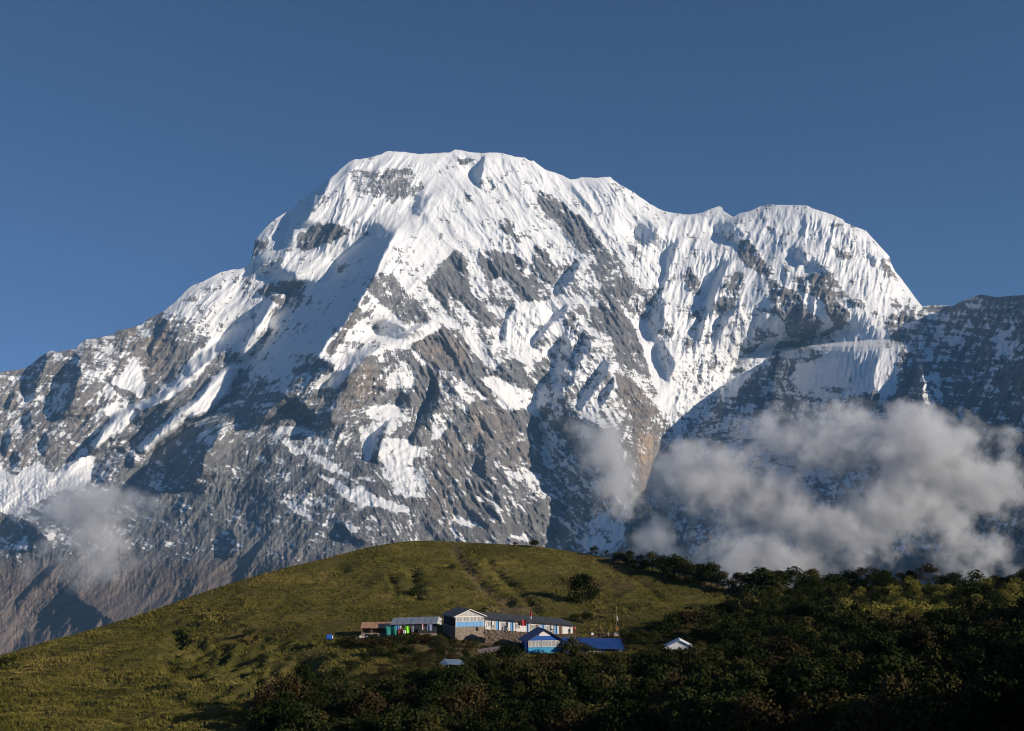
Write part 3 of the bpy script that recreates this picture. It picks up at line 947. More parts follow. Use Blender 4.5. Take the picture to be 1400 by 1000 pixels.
def bark_material():
    N = NT('grey_brown_bark')
    p = N.coord('Object')
    n = N.noise(N.mapping(p, scale=(6, 6, 1.5)), 3.0, 4, 0.6)
    N.bsdf(N.ramp(n, [(0.3, (0.045, 0.035, 0.026)), (0.7, (0.12, 0.095, 0.072))]), rough=0.95, spec=0.05)
    return N.m


BARK = bark_material()


def crown_arrays(rng, w, h, z0, nclump, nleaf, leaf, flat=0.0, gap=0.85):
    """leaf clumps spread through an uneven ellipsoid: returns quad vertices and faces"""
    c = []
    for k in range(nclump):
        a = rng.random() * 2 * np.pi
        zz = rng.random() ** 0.75
        rr = np.sqrt(max(0.0, 1 - (2 * zz - 0.75) ** 2 * 0.9)) * (0.35 + 0.65 * rng.random() ** 0.5)
        c.append([np.cos(a) * rr * w * 0.36, np.sin(a) * rr * w * 0.36, z0 + h * (0.16 + 0.68 * zz), w * (0.14 + 0.11 * rng.random())])
    c = np.array(c)
    per = rng.multinomial(nleaf, c[:, 3] ** 2 / (c[:, 3] ** 2).sum())
    pos, nor = [], []
    for (x, y, z, r), n in zip(c, per):
        d = rng.normal(size=(n, 3))
        d[:, 2] = d[:, 2] * 0.9 + 0.25
        d /= np.linalg.norm(d, axis=1)[:, None]
        rad = r * (0.3 + 0.75 * rng.random(n) ** 0.6)[:, None]
        pos.append(np.array([x, y, z]) + d * rad * np.array([1.1, 1.1, 0.78]))
        nor.append(d + rng.normal(size=(n, 3)) * 0.75)
    pos, nor = np.concatenate(pos), np.concatenate(nor)
    return leaf_quads(rng, pos, nor, leaf)


def leaf_quads(rng, pos, nor, leaf):
    nor = nor / np.linalg.norm(nor, axis=1)[:, None]
    t = np.cross(nor, rng.normal(size=nor.shape))
    t /= np.linalg.norm(t, axis=1)[:, None]
    b = np.cross(nor, t)
    s = leaf * (0.6 + 0.8 * rng.random(len(pos)))[:, None]
    v = np.stack([pos - t * s, pos - b * s * 0.62, pos + t * s, pos + b * s * 0.62], 1).reshape(-1, 3)
    f = np.arange(len(v)).reshape(-1, 4)
    return v, f


def limb(bm, p0, p1, r0, r1, seg=6):
    p0, p1 = Vector(p0), Vector(p1)
    q = (p1 - p0).to_track_quat('Z', 'Y').to_matrix()
    ring = []
    for p, r in ((p0, r0), (p1, r1)):
        ring.append([bm.verts.new(p + q @ Vector((math.cos(2 * math.pi * i / seg) * r, math.sin(2 * math.pi * i / seg) * r, 0))) for i in range(seg)])
    for i in range(seg):
        bm.faces.new((ring[0][i], ring[0][(i + 1) % seg], ring[1][(i + 1) % seg], ring[1][i]))
    bm.faces.new(ring[1])


def trunk_mesh(rng, w, h, z0, r):
    bm = bmesh.new()
    lean = Vector((rng.normal() * 0.25, rng.normal() * 0.25, 0))
    top = Vector((0, 0, z0 + h * 0.25)) + lean
    limb(bm, (0, 0, -0.6), top * 0.5 + Vector((0, 0, 0)), r, r * 0.8)
    limb(bm, top * 0.5, top, r * 0.8, r * 0.62)
    for k in range(7):
        a = 2 * math.pi * (k / 7 + 0.1 * rng.random())
        rr = w * (0.2 + 0.16 * rng.random())
        st = top * (0.55 + 0.45 * rng.random())
        mid = st + Vector((math.cos(a) * rr * 0.5, math.sin(a) * rr * 0.5, h * 0.14))
        end = Vector((math.cos(a) * rr, math.sin(a) * rr, z0 + h * (0.35 + 0.4 * rng.random())))
        limb(bm, st, mid, r * 0.42, r * 0.3, 5)
        limb(bm, mid, end, r * 0.3, r * 0.1, 5)
    me = bpy.data.meshes.new('trunk')
    bm.to_mesh(me)
    bm.free()
    me.materials.append(BARK)
    return me


class Kind:
    """a tree form: trunk mesh + crown mesh, plus the raw arrays for mass planting"""
    def __init__(self, seed, w, h, z0, nclump, nleaf, leaf, r):
        rng = np.random.default_rng(seed)
        self.w, self.h = w, h + z0
        v, f = crown_arrays(rng, w, h, z0, nclump, nleaf, leaf)
        self.v, self.f = v, f
        self.crown = mesh_np('crown', v, f, LEAF['dark'])
        self.trunk = trunk_mesh(rng, w, h, z0, r)


TREES = [Kind(100 + k, 5.2 + 0.5 * (k % 3), 4.3 + 0.35 * (k % 4), 0.05, 17 + 2 * (k % 3), 2300, 0.165, 0.17) for k in range(7)]
BUSHES = [Kind(200 + k, 2.5 + 0.3 * (k % 3), 1.65 + 0.2 * (k % 2), 0.1, 9, 900, 0.085, 0.07) for k in range(5)]
SPARSE = [Kind(300 + k, 4.2, 4.0, 0.6, 11, 900, 0.14, 0.13) for k in range(3)]


def plant(name, kind, loc, scale, col, rz, label, cat, group=None, kindtag=None):
    root = bpy.data.objects.new(name, None)
    COL.objects.link(root)
    root.empty_display_size = 0.5
    root.location = loc
    root.rotation_euler = (0, 0, rz)
    root.scale = (scale, scale, scale * (0.9 + 0.2 * random.random()))
    tag(root, label, cat, group, kindtag)
    link('trunk', kind.trunk, root)
    c = link('crown', kind.crown, root)
    c.material_slots[0].link = 'OBJECT'
    c.material_slots[0].material = LEAF[col]
    return root


ORD = ['first', 'second', 'third', 'fourth', 'fifth', 'sixth', 'seventh', 'eighth', 'ninth', 'tenth', 'eleventh', 'twelfth', 'thirteenth', 'fourteenth', 'fifteenth']


def place_named_trees():
    def put(u, v, hpx, kind, col, label, name='tree', cat='tree', group=None, wide=1.0):
        p = ground_at(u, v)
        s = hpx * p.y / FPX / kind.h
        o = plant(name, kind, p, s, col, random.random() * 6.28, label, cat, group)
        o.scale.x *= wide
        o.scale.y *= wide
        return o
    put(796, 825, 42, TREES[1], 'dark', 'lone round dark green tree on the open grass slope above the blue roofed hut', wide=0.85)
    put(731, 748, 9, BUSHES[0], 'dark', 'low wide dark shrub on the very top of the grassy hill', 'shrub', 'shrub', wide=1.7)
    put(704, 746, 5, BUSHES[3], 'brown', 'tiny brownish shrub on the hilltop left of the low wide dark shrub', 'shrub', 'shrub', wide=1.5)
    put(813, 758, 13, BUSHES[1], 'dark', 'small ball shaped dark shrub standing alone on the hill crest line', 'shrub', 'shrub')
    put(830, 760, 11, SPARSE[0], 'brown', 'thin reddish half bare shrub beside the ball shaped shrub on the crest', 'shrub', 'shrub')
    # the row that runs down the right shoulder of the hill
    row = [(846, 770, 17), (861, 774, 20), (876, 779, 22), (891, 782, 25), (907, 787, 27), (923, 791, 30), (939, 795, 28), (956, 800, 29), (972, 804, 29), (988, 811, 31)]
    for i, (u, v, h) in enumerate(row):
        put(u, v, h, (TREES + SPARSE)[(i * 3) % 10], 'dark' if i % 3 else 'olive', 'dark tree in the row down the hill shoulder, ' + ORD[i] + ' from the left',
            group='trees in a row down the shoulder of the hill', wide=1.3)
    put(1010, 818, 34, TREES[3], 'brown', 'larger brownish tree ending the row on the hill shoulder, in the dip before the wood')
    put(573, 812, 20, BUSHES[2], 'dark', 'dark bush sitting in the grassy hollow above the small sheds', 'shrub', 'shrub', wide=0.8)
    for u, v, h in ((703, 907, 27), (688, 905, 21), (783, 900, 27), (796, 899, 20), (773, 901, 19), (662, 906, 13), (744, 902, 10), (762, 903, 11), (812, 903, 12), (827, 904, 11), (846, 903, 13), (906, 897, 16), (917, 898, 9), (945, 898, 11),
                    (957, 896, 18), (683, 886, 8), (699, 888, 9), (714, 888, 8), (650, 886, 10), (636, 884, 9), (622, 884, 11), (610, 885, 13), (600, 880, 14), (585, 879, 13), (566, 876, 10), (548, 876, 10), (531, 877, 9), (508, 877, 8)):
        put(u, v, h, BUSHES[(u + v) % 5], 'dark' if (u * v) % 3 else 'olive', 'dark leafy shrub standing right in front of the lodge buildings', 'shrub', 'shrub', 'shrubs close in front of the lodge buildings', wide=1.2)
    # skyline of the wooded ridge on the right
    sky_row = [(1043, 818, 36, 'dark', 1.1, 'broad dark green tree at the left end of the wooded ridge skyline'), (1066, 816, 31, 'dark', 1.1, 'dark green tree just right of the broad leftmost tree on the ridge skyline'),
               (1088, 814, 30, 'dark', 1.1, 'dark rounded tree on the ridge skyline, third from its left end'), (1112, 812, 28, 'olive', 1.1, 'low olive green tree on the ridge skyline above the dense wood'),
               (1138, 812, 24, 'dark', 1.2, 'low dark spreading tree in the dip of the ridge skyline'), (1160, 810, 24, 'dark', 1.1, 'dark tree just left of the reddish trees on the ridge skyline'),
               (1180, 808, 26, 'brown', 0.9, 'brownish tree standing left of the upright reddish tree on the ridge skyline'), (1196, 806, 27, 'brown', 0.75, 'upright reddish brown tree on the ridge skyline behind yellow green shrubs'),
               (1211, 806, 22, 'dark', 0.9, 'small dark tree right of the upright reddish tree on the ridge skyline'), (1232, 806, 22, 'brown', 1.0, 'thin open crowned brownish tree left of the tallest thin tree on the ridge'),
               (1246, 806, 23, 'dark', 0.9, 'small dark open tree next to the spreading thin tree on the ridge'), (1270, 806, 27, 'brown', 1.1, 'spreading thin reddish tree standing clear above the yellow green shrubs'),
               (1305, 808, 22, 'dark', 1.2, 'flat topped dark tree on the skyline left of the round dark tree'), (1337, 828, 40, 'dark', 0.9, 'round dark green tree rising among yellow green shrubs near the right edge'),
               (1362, 812, 22, 'dark', 1.0, 'dark low tree on the skyline just right of the round dark tree'), (1383, 812, 23, 'brown', 0.9, 'brownish thin tree on the skyline near the right edge'), (1403, 810, 27, 'dark', 1.0, 'dark tree cut by the right edge of the photo on the skyline')]
    for i, (u, v, h, c, w, lab) in enumerate(sky_row):
        k = SPARSE[i % 3] if c == 'brown' else TREES[i % 7]
        put(u, v, h * 1.15, k, c, lab, group='trees on the ridge skyline', wide=w * 1.25)


FOREST = "350,1030 385,985 425,945 470,935 520,950 575,940 640,936 690,928 720,926 760,922 800,924 850,914 905,910 955,912 960,886 985,872 1012,852 1026,834 1040,824 1130,812 1200,810 1260,808 1300,810 1420,810 1680,806 1680,1060 350,1060"
SCRUB = "560,905 600,892 660,896 700,908 720,906 770,906 800,904 850,898 900,894 955,897 960,880 985,862 1010,846 1026,830 1012,856 985,876 958,905 905,912 850,916 800,926 720,928 640,938 575,942 520,952 470,967 425,987 400,1020 380,1000 420,955 470,930 520,915"


def inside(poly, u, v):
    ins = False
    n = len(poly)
    for i in range(n):
        (xa, ya), (xb, yb) = poly[i], poly[(i + 1) % n]
        if (ya > v) != (yb > v) and u < (xb - xa) * (v - ya) / (yb - ya) + xa:
            ins = not ins
    return ins


CLEAR = [(903, 872, 956, 890), (711, 858, 774, 894), (801, 872, 858, 895), (618, 833, 792, 882), (525, 843, 602, 868), (488, 850, 537, 867), (593, 899, 640, 913), (653, 885, 684, 896), (440, 865, 460, 875)]


def clear_scale(u, v, Y, h, w, s):
    """shrink a plant that would grow in front of one of the buildings"""
    for x0, y0, x1, y1 in CLEAR:
        hw = 0.5 * w * s * FPX / Y
        if v > y1 - 2 and u + hw * 0.8 > x0 and u - hw * 0.8 < x1:
            room = (v - y1) * Y / FPX / h
            s = min(s, max(room, 0.0))
    return s


def scatter(poly, spacing, tries, seed, taken):
    rng = np.random.default_rng(seed)
    P = np.array(poly)
    out = []
    cell = {}

    def key(x, y):
        return int(x // 3), int(y // 3)
    for q in taken:
        cell.setdefault(key(q[0], q[1]), []).append(q)
    nr, nc = GR.P.shape[:2]
    for _ in range(tries):
        u = rng.uniform(P[:, 0].min(), P[:, 0].max())
        v = rng.uniform(P[:, 1].min(), min(P[:, 1].max(), 1040))
        if not inside(poly, u, v):
            continue
        p = ground_at(u, v)
        if rng.random() > min(1.0, (p.y / 260.0) ** 3 * 1.2):       # even over the ground, not over the picture
            continue
        s = spacing * (0.75 + 0.5 * rng.random())
        kx, ky = key(p.x, p.y)
        ok = True
        for ix in range(kx - 2, kx + 3):
            for iy in range(ky - 2, ky + 3):
                for q in cell.get((ix, iy), ()):
                    if (q[0] - p.x) ** 2 + (q[1] - p.y) ** 2 < (0.5 * (s + q[2])) ** 2:
                        ok = False
                        break
                if not ok:
                    break
            if not ok:
                break
        if ok:
            cell.setdefault((kx, ky), []).append((p.x, p.y, s))
            out.append((u, v, p, s))
    return out


def wood_colour(u, v, r):
    if u > 1130 and v < 862 and (u - 1130) * 0.02 + (862 - v) * 0.06 > 0.5:
        return 'yellow' if r < 0.72 else 'dark'
    n = float(fbm(np.array(u / 70.0), np.array(v / 40.0), 3, 301))
    m = float(fbm(np.array(u / 60.0), np.array(v / 34.0), 3, 311))
    if n + (r - 0.5) * 0.5 > 0.24:
        return 'olive'
    if m + (r - 0.5) * 0.5 > 0.33:
        return 'brown'
    return 'dark'


FOREST_LABEL = {
    'dark': ('dark green leafy tree packed among the many on the wooded slope at lower right', 'dark green trees of the lower right wood'),
    'olive': ('olive green leafy tree with pale tips packed among the many on the wooded slope', 'olive green trees of the lower right wood'),
    'brown': ('brownish leafy tree packed among the many on the wooded slope at lower right', 'brownish trees of the lower right wood'),
    'yellow': ('yellow green sunlit shrubby tree among others near the top of the wooded ridge', 'yellow green trees below the ridge skyline'),
}


def make_woods():
    rng = np.random.default_rng(41)
    big = scatter(pts(FOREST), 3.5, 38000, 43, [])
    items = []
    for u, v, p, s in big:
        sc_ = s / 3.5 * (0.85 + 0.55 * rng.random())
        col = wood_colour(u, v, rng.random())
        kind = TREES[rng.integers(len(TREES))]
        if col == 'yellow':
            kind, sc_ = BUSHES[rng.integers(5)], sc_ * 1.9
        if v < 850 and u > 1040:
            sc_ *= 0.72
        q = p - at(930, 888, 212.0)          # keep the sun on the white gable
        du, dw = q.x * 0.875 - q.y * 0.485, q.x * 0.485 + q.y * 0.875
        if 0 < du < 16 and abs(dw) < 4.5:
            sc_ = min(sc_, 0.18 + 0.025 * du)
        sc_ = clear_scale(u, v, p.y, kind.h, kind.w, sc_)
        if sc_ < 0.22:
            continue
        items.append((kind.h * sc_ / p.y if u < 1430 else 0.0, p, sc_, col, kind))
    scrub = scatter(pts(SCRUB), 1.9, 9000, 47, [(q[2].x, q[2].y, q[3]) for q in big])
    items.sort(key=lambda q: -q[0])
    print('wood', len(items), 'scrub', len(scrub))
    for size, p, s, col, kind in items[:285]:
        lab, grp = FOREST_LABEL[col]
        plant('tree', kind, p, s, col, rng.random() * 6.28, lab, 'tree', grp)
    rest = {}
    for size, p, s, col, kind in items[285:]:
        a = rng.random() * 6.28
        R = np.array([[math.cos(a), -math.sin(a), 0], [math.sin(a), math.cos(a), 0], [0, 0, 1]])
        rest.setdefault(col, []).append(kind.v[: len(kind.v) // 8 * 5 // 4 * 4] @ R.T * s * 1.04 + np.array(p))
    V, F, M, n = [], [], [], 0
    cols = list(rest)
    for ci, col in enumerate(cols):
        v = np.concatenate(rest[col])
        V.append(v)
        F.append(np.arange(len(v)).reshape(-1, 4) + n)
        M.append(np.full(len(v) // 4, ci))
        n += len(v)
    if n:
        me = mesh_np('woodland', np.concatenate(V), np.concatenate(F), [LEAF[c] for c in cols])
        me.polygons.foreach_set('material_index', np.concatenate(M).astype(np.int32))
        tag(link('woodland', me), 'far smaller trees of the wood merging into one dark mass', 'woodland', kind='stuff')
    for u, v, p, s in scrub:
        col = 'brown' if rng.random() < 0.35 else ('olive' if rng.random() < 0.3 else 'dark')
        k = BUSHES[rng.integers(5)]
        grp = {'brown': ('low brown bush at the ragged upper edge of the wood below the huts', 'brown bushes along the edge of the wood'),
               'olive': ('low olive bush at the ragged upper edge of the wood below the huts', 'olive bushes along the edge of the wood'),
               'dark': ('low dark bush at the ragged upper edge of the wood below the huts', 'dark bushes along the edge of the wood')}[col]
        ss = clear_scale(u, v, p.y, k.h, k.w, 0.55 + 0.5 * rng.random())
        if ss < 0.2:
            continue
        plant('shrub', k, p, ss, col, rng.random() * 6.28, grp[0], 'shrub', grp[1])


BUSH_SPOTS = [(463, 878, 9), (474, 884, 11), (487, 882, 9), (500, 886, 12), (512, 883, 10), (525, 887, 12), (538, 880, 9), (548, 884, 12), (560, 880, 12), (572, 882, 14), (584, 880, 13), (596, 882, 12),
              (608, 884, 10), (540, 896, 12), (556, 900, 13), (516, 898, 12), (602, 898, 12), (626, 890, 10), (640, 892, 10), (662, 886, 9), (690, 888, 14), (704, 892, 20), (698, 900, 18), (780, 900, 24), (792, 902, 18),
              (786, 894, 16), (770, 902, 14), (836, 880, 9), (852, 876, 10), (866, 880, 12), (880, 878, 12), (894, 882, 13), (872, 890, 14), (905, 874, 16), (920, 866, 20), (935, 858, 18), (912, 866, 14), (950, 866, 22),
              (966, 856, 18), (985, 848, 16), (1000, 842, 14), (640, 846, 7), (648, 842, 6), (800, 848, 8), (806, 852, 9), (786, 848, 7), (632, 836, 6), (338, 866, 9), (330, 876, 8), (350, 872, 7), (362, 893, 8), (396, 892, 7),
              (8, 908, 9), (18, 906, 7), (450, 905, 8), (430, 918, 10), (462, 925, 12), (446, 938, 14), (480, 920, 12), (500, 910, 10), (410, 945, 12), (424, 960, 16), (436, 975, 18), (455, 955, 16), (892, 866, 8), (975, 812, 7), (985, 830, 7), (945, 830, 6), (618, 780, 6), (700, 800, 5), (662, 836, 5)]


def make_bushes():
    rng = np.random.default_rng(51)
    for i, (u, v, h) in enumerate(BUSH_SPOTS):
        p = ground_at(u, v)
        k = BUSHES[i % 5]
        near_lodge = 440 < u < 1010 and v > 840
        if near_lodge:
            lab, grp = 'dark shrub growing in the rough ground around the lodge buildings', 'shrubs around the lodge buildings'
        else:
            lab, grp = 'small dark shrub dotted on the open grassy hillside', 'shrubs dotted on the grass slope'
        col = 'dark' if rng.random() < 0.7 else 'brown'
        ss = clear_scale(u, v, p.y, k.h, k.w * 1.25, (1.4 if near_lodge else 1.0) * h * p.y / FPX / k.h)
        if ss < 0.15:
            continue
        o = plant('shrub', k, p, ss, col, rng.random() * 6.28, lab, 'shrub', grp)
        o.scale.x *= 1.25
        o.scale.y *= 1.25


def make_grass():
    """tufts of long grass over the open slope: one mass of blades"""
    rng = np.random.default_rng(61)
    nr, nc = GR.P.shape[:2]
    n = 150000
    poly = pts(FOREST)
    r = rng.random(n) * (nr - 2)
    c = rng.random(n) * (nc - 2)
    r0, c0 = r.astype(int), c.astype(int)
    fr, fc = (r - r0)[:, None], (c - c0)[:, None]
    P = GR.P
    p = (P[r0, c0] * (1 - fc) + P[r0, c0 + 1] * fc) * (1 - fr) + (P[r0 + 1, c0] * (1 - fc) + P[r0 + 1, c0 + 1] * fc) * fr
    us = GR.us[c0] + 3 * fc[:, 0]
    vs = GR.vv[r0, c0]
    keep = (us > -40) & (us < 1440) & (vs < 1012)
    U, V = np.meshgrid(np.arange(-200, 1500, 2.0), np.arange(700, 1100, 2.0))
    m = poly_mask(U, V, poly)
    keep &= ~m[np.clip(((vs - 700) / 2).astype(int), 0, m.shape[0] - 1), np.clip(((us + 200) / 2).astype(int), 0, m.shape[1] - 1)]
    dens = 0.5 + 0.9 * fbm(p[:, 0] / 5, p[:, 1] / 5, 3, 411)
    keep &= rng.random(n) < np.clip(dens + 0.25, 0.08, 1)
    B_ = poly_mask(U, V, [(618, 842), (790, 846), (792, 870), (740, 884), (618, 884)]) | poly_mask(U, V, [(490, 850), (600, 848), (600, 869), (490, 872)])
    keep &= ~B_[np.clip(((vs - 700) / 2).astype(int), 0, m.shape[0] - 1), np.clip(((us + 200) / 2).astype(int), 0, m.shape[1] - 1)]
    dv = GR.dirt[np.clip(((vs - 700) / 2).astype(int), 0, GR.dirt.shape[0] - 1), np.clip(((us + 200) / 2).astype(int), 0, GR.dirt.shape[1] - 1)]
    keep &= rng.random(n) > 0.75 * dv
    p = p[keep]
    k = len(p)
    tall = np.clip(0.40 + 0.75 * fbm(p[:, 0] / 9, p[:, 1] / 9, 3, 421), 0.12, 0.95)
    B = 5
    base = np.repeat(p, B, 0) + np.concatenate([rng.normal(size=(k * B, 2)) * 0.16, np.full((k * B, 1), -0.04)], 1)
    h = np.repeat(tall, B) * (0.55 + 0.7 * rng.random(k * B))
    a = rng.random(k * B) * 2 * np.pi
    wd = (0.035 + 0.05 * rng.random(k * B))[:, None]
    side = np.stack([np.cos(a), np.sin(a), 0 * a], 1) * wd
    lean = rng.normal(size=(k * B, 2)) * 0.22 + np.array([-0.10, -0.06])
    tip = base + np.concatenate([lean * h[:, None] * 1.6, h[:, None]], 1)
    mid = base * 0.5 + tip * 0.5 + np.array([0, 0, 0.08]) * h[:, None]
    v = np.stack([base - side, base + side, mid + side * 0.7, mid - side * 0.7, tip], 1).reshape(-1, 3)
    i = np.arange(k * B)[:, None] * 5
    f = np.concatenate([i + np.array([[0, 1, 2]]), i + np.array([[0, 2, 3]]), i + np.array([[3, 2, 4]])], 0)
    N = NT('long_grass_blades')
    q = N.pos()
    n1 = N.noise(q, 0.07, 4, 0.6)
    n2 = N.noise(q, 0.9, 3, 0.6)
    cc = N.ramp(n1, [(0.3, (0.078, 0.080, 0.016)), (0.5, (0.165, 0.148, 0.034)), (0.7, (0.31, 0.24, 0.068))])
    cc = N.mix(N.maprange(n2, 0.4, 0.7, 0.0, 0.6), cc, (0.05, 0.045, 0.013))
    N.bsdf(cc, rough=0.85, spec=0.04)
    me = mesh_np('grass', v, f, N.m)
    tag(link('grass', me), 'long tussocky yellow green grass over the hill', 'grass', kind='stuff')


make_grass()
make_bushes()
place_named_trees()
make_woods()
# ------------------------------------------------------------------ materials of the lodge
def paint(name, col, dirt=0.35, rough=0.7, scale=2.0):
    N = NT(name)
    p = N.coord('Object')
    n = N.noise(p, scale, 4, 0.65)
    st = N.noise(N.mapping(p, scale=(3, 3, 0.5)), scale * 1.5, 3, 0.6)
    d = tuple(c * 0.5 + 0.03 for c in col)
    c = N.mix(N.maprange(n, 0.4, 0.75, 0, dirt), col, d)
    c = N.mix(N.maprange(st, 0.5, 0.75, 0, dirt * 0.7), c, (0.16, 0.13, 0.10))
    N.bsdf(c, rough=rough, spec=0.2)
    return N.m


def tin(name, col, col2, metal=0.0, rough=0.55, axis=0, freq=7.0):
    """corrugated sheet: fine ridges down the slope, stains and sheet joints"""
    N = NT(name)
    p = N.coord('Object')
    w = N.n('ShaderNodeTexWave', wave_type='BANDS', bands_direction='XYZ'[axis])
    N.put(w.inputs['Vector'], p)
    w.inputs['Scale'].default_value = freq
    n = N.noise(p, 1.2, 4, 0.65)
    patch = N.n('ShaderNodeTexVoronoi')
    N.put(patch.inputs['Vector'], N.mapping(p, scale=(0.9, 0.5, 0.5)))
    patch.inputs['Scale'].default_value = 1.0
    c = N.mix(N.maprange(n, 0.35, 0.7), col, col2)
    c = N.mix(N.math('MULTIPLY', N.n('ShaderNodeSeparateColor').outputs[0], 0.0), c, col2)
    N.bsdf(c, rough=rough, spec=0.35, metal=metal, normal=N.bump(w.outputs['Fac'], 0.5, 0.03))
    return N.m


def stone_material(name, a, b, scale=2.2):
    N = NT(name)
    p = N.coord('Object')
    v = N.n('ShaderNodeTexVoronoi')
    N.put(v.inputs['Vector'], N.mapping(p, scale=(1, 1, 1.8)))
    v.inputs['Scale'].default_value = scale
    sep = N.n('ShaderNodeSeparateColor')
    N.put(sep.inputs[0], v.outputs['Color'])
    e = N.n('ShaderNodeTexVoronoi', feature='DISTANCE_TO_EDGE')
    N.put(e.inputs['Vector'], N.mapping(p, scale=(1, 1, 1.8)))
    e.inputs['Scale'].default_value = scale
    c = N.mix(sep.outputs[0], a, b)
    c = N.mix(N.maprange(e.outputs['Distance'], 0.0, 0.07, 0.75, 0.0), c, (0.05, 0.042, 0.035))
    N.bsdf(c, rough=0.95, spec=0.05, normal=N.bump(e.outputs['Distance'], 0.5, 0.1))
    return N.m


def glass_material():
    N = NT('window_glass')
    n = N.noise(N.coord('Object'), 1.3, 2, 0.5)
    N.bsdf(N.mix(n, (0.22, 0.22, 0.22), (0.55, 0.53, 0.50)), rough=0.18, spec=0.5)
    return N.m


M = {
    'white': paint('white_lime_wash', (0.84, 0.81, 0.76), 0.2), 'cream': paint('cream_plaster', (0.84, 0.79, 0.71), 0.22), 'tinwhite': tin('white_sheet_metal', (0.84, 0.84, 0.85), (0.70, 0.71, 0.73)),
    'greywhite': tin('weathered_pale_sheet', (0.62, 0.60, 0.56), (0.42, 0.40, 0.37)), 'blue': paint('mid_blue_paint', (0.10, 0.25, 0.62), 0.3), 'sky': paint('light_blue_paint', (0.20, 0.45, 0.78), 0.3),
    'teal': paint('turquoise_blue_paint', (0.06, 0.34, 0.58), 0.25), 'deep': tin('deep_blue_sheet', (0.012, 0.048, 0.19), (0.025, 0.075, 0.25)), 'deeppaint': paint('deep_blue_board', (0.03, 0.11, 0.40), 0.2),
    'darkroof': tin('dark_slate_grey_sheet', (0.050, 0.052, 0.058), (0.085, 0.085, 0.09)), 'bluegrey': tin('blue_grey_sheet', (0.16, 0.19, 0.24), (0.23, 0.26, 0.31)),
    'rust': tin('orange_rusty_sheet', (0.52, 0.29, 0.17), (0.36, 0.17, 0.09)), 'rustgrey': tin('grey_pink_rusty_sheet', (0.25, 0.20, 0.19), (0.36, 0.25, 0.22)),
    'stone': stone_material('rubble_stone', (0.20, 0.16, 0.125), (0.40, 0.33, 0.26), 4.5), 'wood': paint('brown_board', (0.16, 0.085, 0.05), 0.3), 'darkwood': paint('dark_board', (0.035, 0.035, 0.035), 0.2),
    'post': paint('grey_timber_post', (0.30, 0.25, 0.19), 0.3), 'glass': glass_material(), 'tarpgreen': paint('teal_green_tarpaulin', (0.02, 0.20, 0.17), 0.15), 'tarpblue': paint('blue_grey_tarpaulin', (0.16, 0.23, 0.33), 0.2),
    'lime': paint('lime_green_cloth', (0.28, 0.80, 0.05), 0.05), 'pink': paint('pale_pink_cloth', (0.70, 0.46, 0.42), 0.05), 'lilac': paint('grey_blue_cloth', (0.22, 0.24, 0.36), 0.05), 'redcloth': paint('red_cloth', (0.52, 0.06, 0.06), 0.1),
    'maroon': paint('dark_red_cloth', (0.16, 0.03, 0.03), 0.1), 'whitecloth': paint('white_cloth', (0.80, 0.78, 0.75), 0.05), 'black': paint('black_cloth', (0.025, 0.025, 0.028), 0.1), 'skin': paint('skin', (0.36, 0.22, 0.15), 0.02),
    'hair': paint('black_hair', (0.015, 0.012, 0.01), 0.0), 'drum': paint('blue_plastic', (0.03, 0.12, 0.45), 0.1, 0.4), 'brownpatch': paint('brown_jacket_cloth', (0.20, 0.12, 0.07), 0.1), 'denim': paint('dark_denim', (0.05, 0.07, 0.12), 0.1),
    'leafpot': LEAF['dark'], 'wirerope': paint('grey_rope', (0.25, 0.24, 0.22), 0.1), 'signal': paint('orange_cloth', (0.75, 0.25, 0.08), 0.05),
}

M['bank'] = stone_material('earthy_rubble', (0.10, 0.075, 0.052), (0.25, 0.19, 0.135), 5.0)


class MB:
    def __init__(self):
        self.bm = bmesh.new()

    def box(self, x0, x1, y0, y1, z0, z1, slope=0.0):
        """axis box; slope drops z along x"""
        v = []
        for z in (z0, z1):
            for x, y in ((x0, y0), (x1, y0), (x1, y1), (x0, y1)):
                v.append(self.bm.verts.new((x, y, z - slope * x)))
        for f in ((0, 3, 2, 1), (4, 5, 6, 7), (0, 1, 5, 4), (1, 2, 6, 5), (2, 3, 7, 6), (3, 0, 4, 7)):
            self.bm.faces.new([v[i] for i in f])
        return self

    def slab(self, corners, t):
        """flat quad (4 corners, upper side) with thickness t straight down"""
        a = [self.bm.verts.new(c) for c in corners]
        b = [self.bm.verts.new((c[0], c[1], c[2] - t)) for c in corners]
        n = len(a)
        self.bm.faces.new(a)
        self.bm.faces.new(b[::-1])
        for i in range(n):
            self.bm.faces.new((a[i], b[i], b[(i + 1) % n], a[(i + 1) % n]))
        return self

    def prism(self, prof, y0, y1):
        """polygon in x, z pushed along y"""
        a = [self.bm.verts.new((x, y0, z)) for x, z in prof]
        b = [self.bm.verts.new((x, y1, z)) for x, z in prof]
        n = len(a)
        self.bm.faces.new(a)
        self.bm.faces.new(b[::-1])
        for i in range(n):
            self.bm.faces.new((a[i], b[i], b[(i + 1) % n], a[(i + 1) % n]))
        return self

    def tube(self, p0, p1, r0, r1=None, seg=8):
        limb(self.bm, p0, p1, r0, r0 if r1 is None else r1, seg)
        return self

    def build(self, name, mat, parent=None, bevel=0.0):
        bmesh.ops.recalc_face_normals(self.bm, faces=self.bm.faces)
        me = bpy.data.meshes.new(name)
        self.bm.to_mesh(me)
        self.bm.free()
        me.materials.append(M[mat])
        return link(name, me, parent)


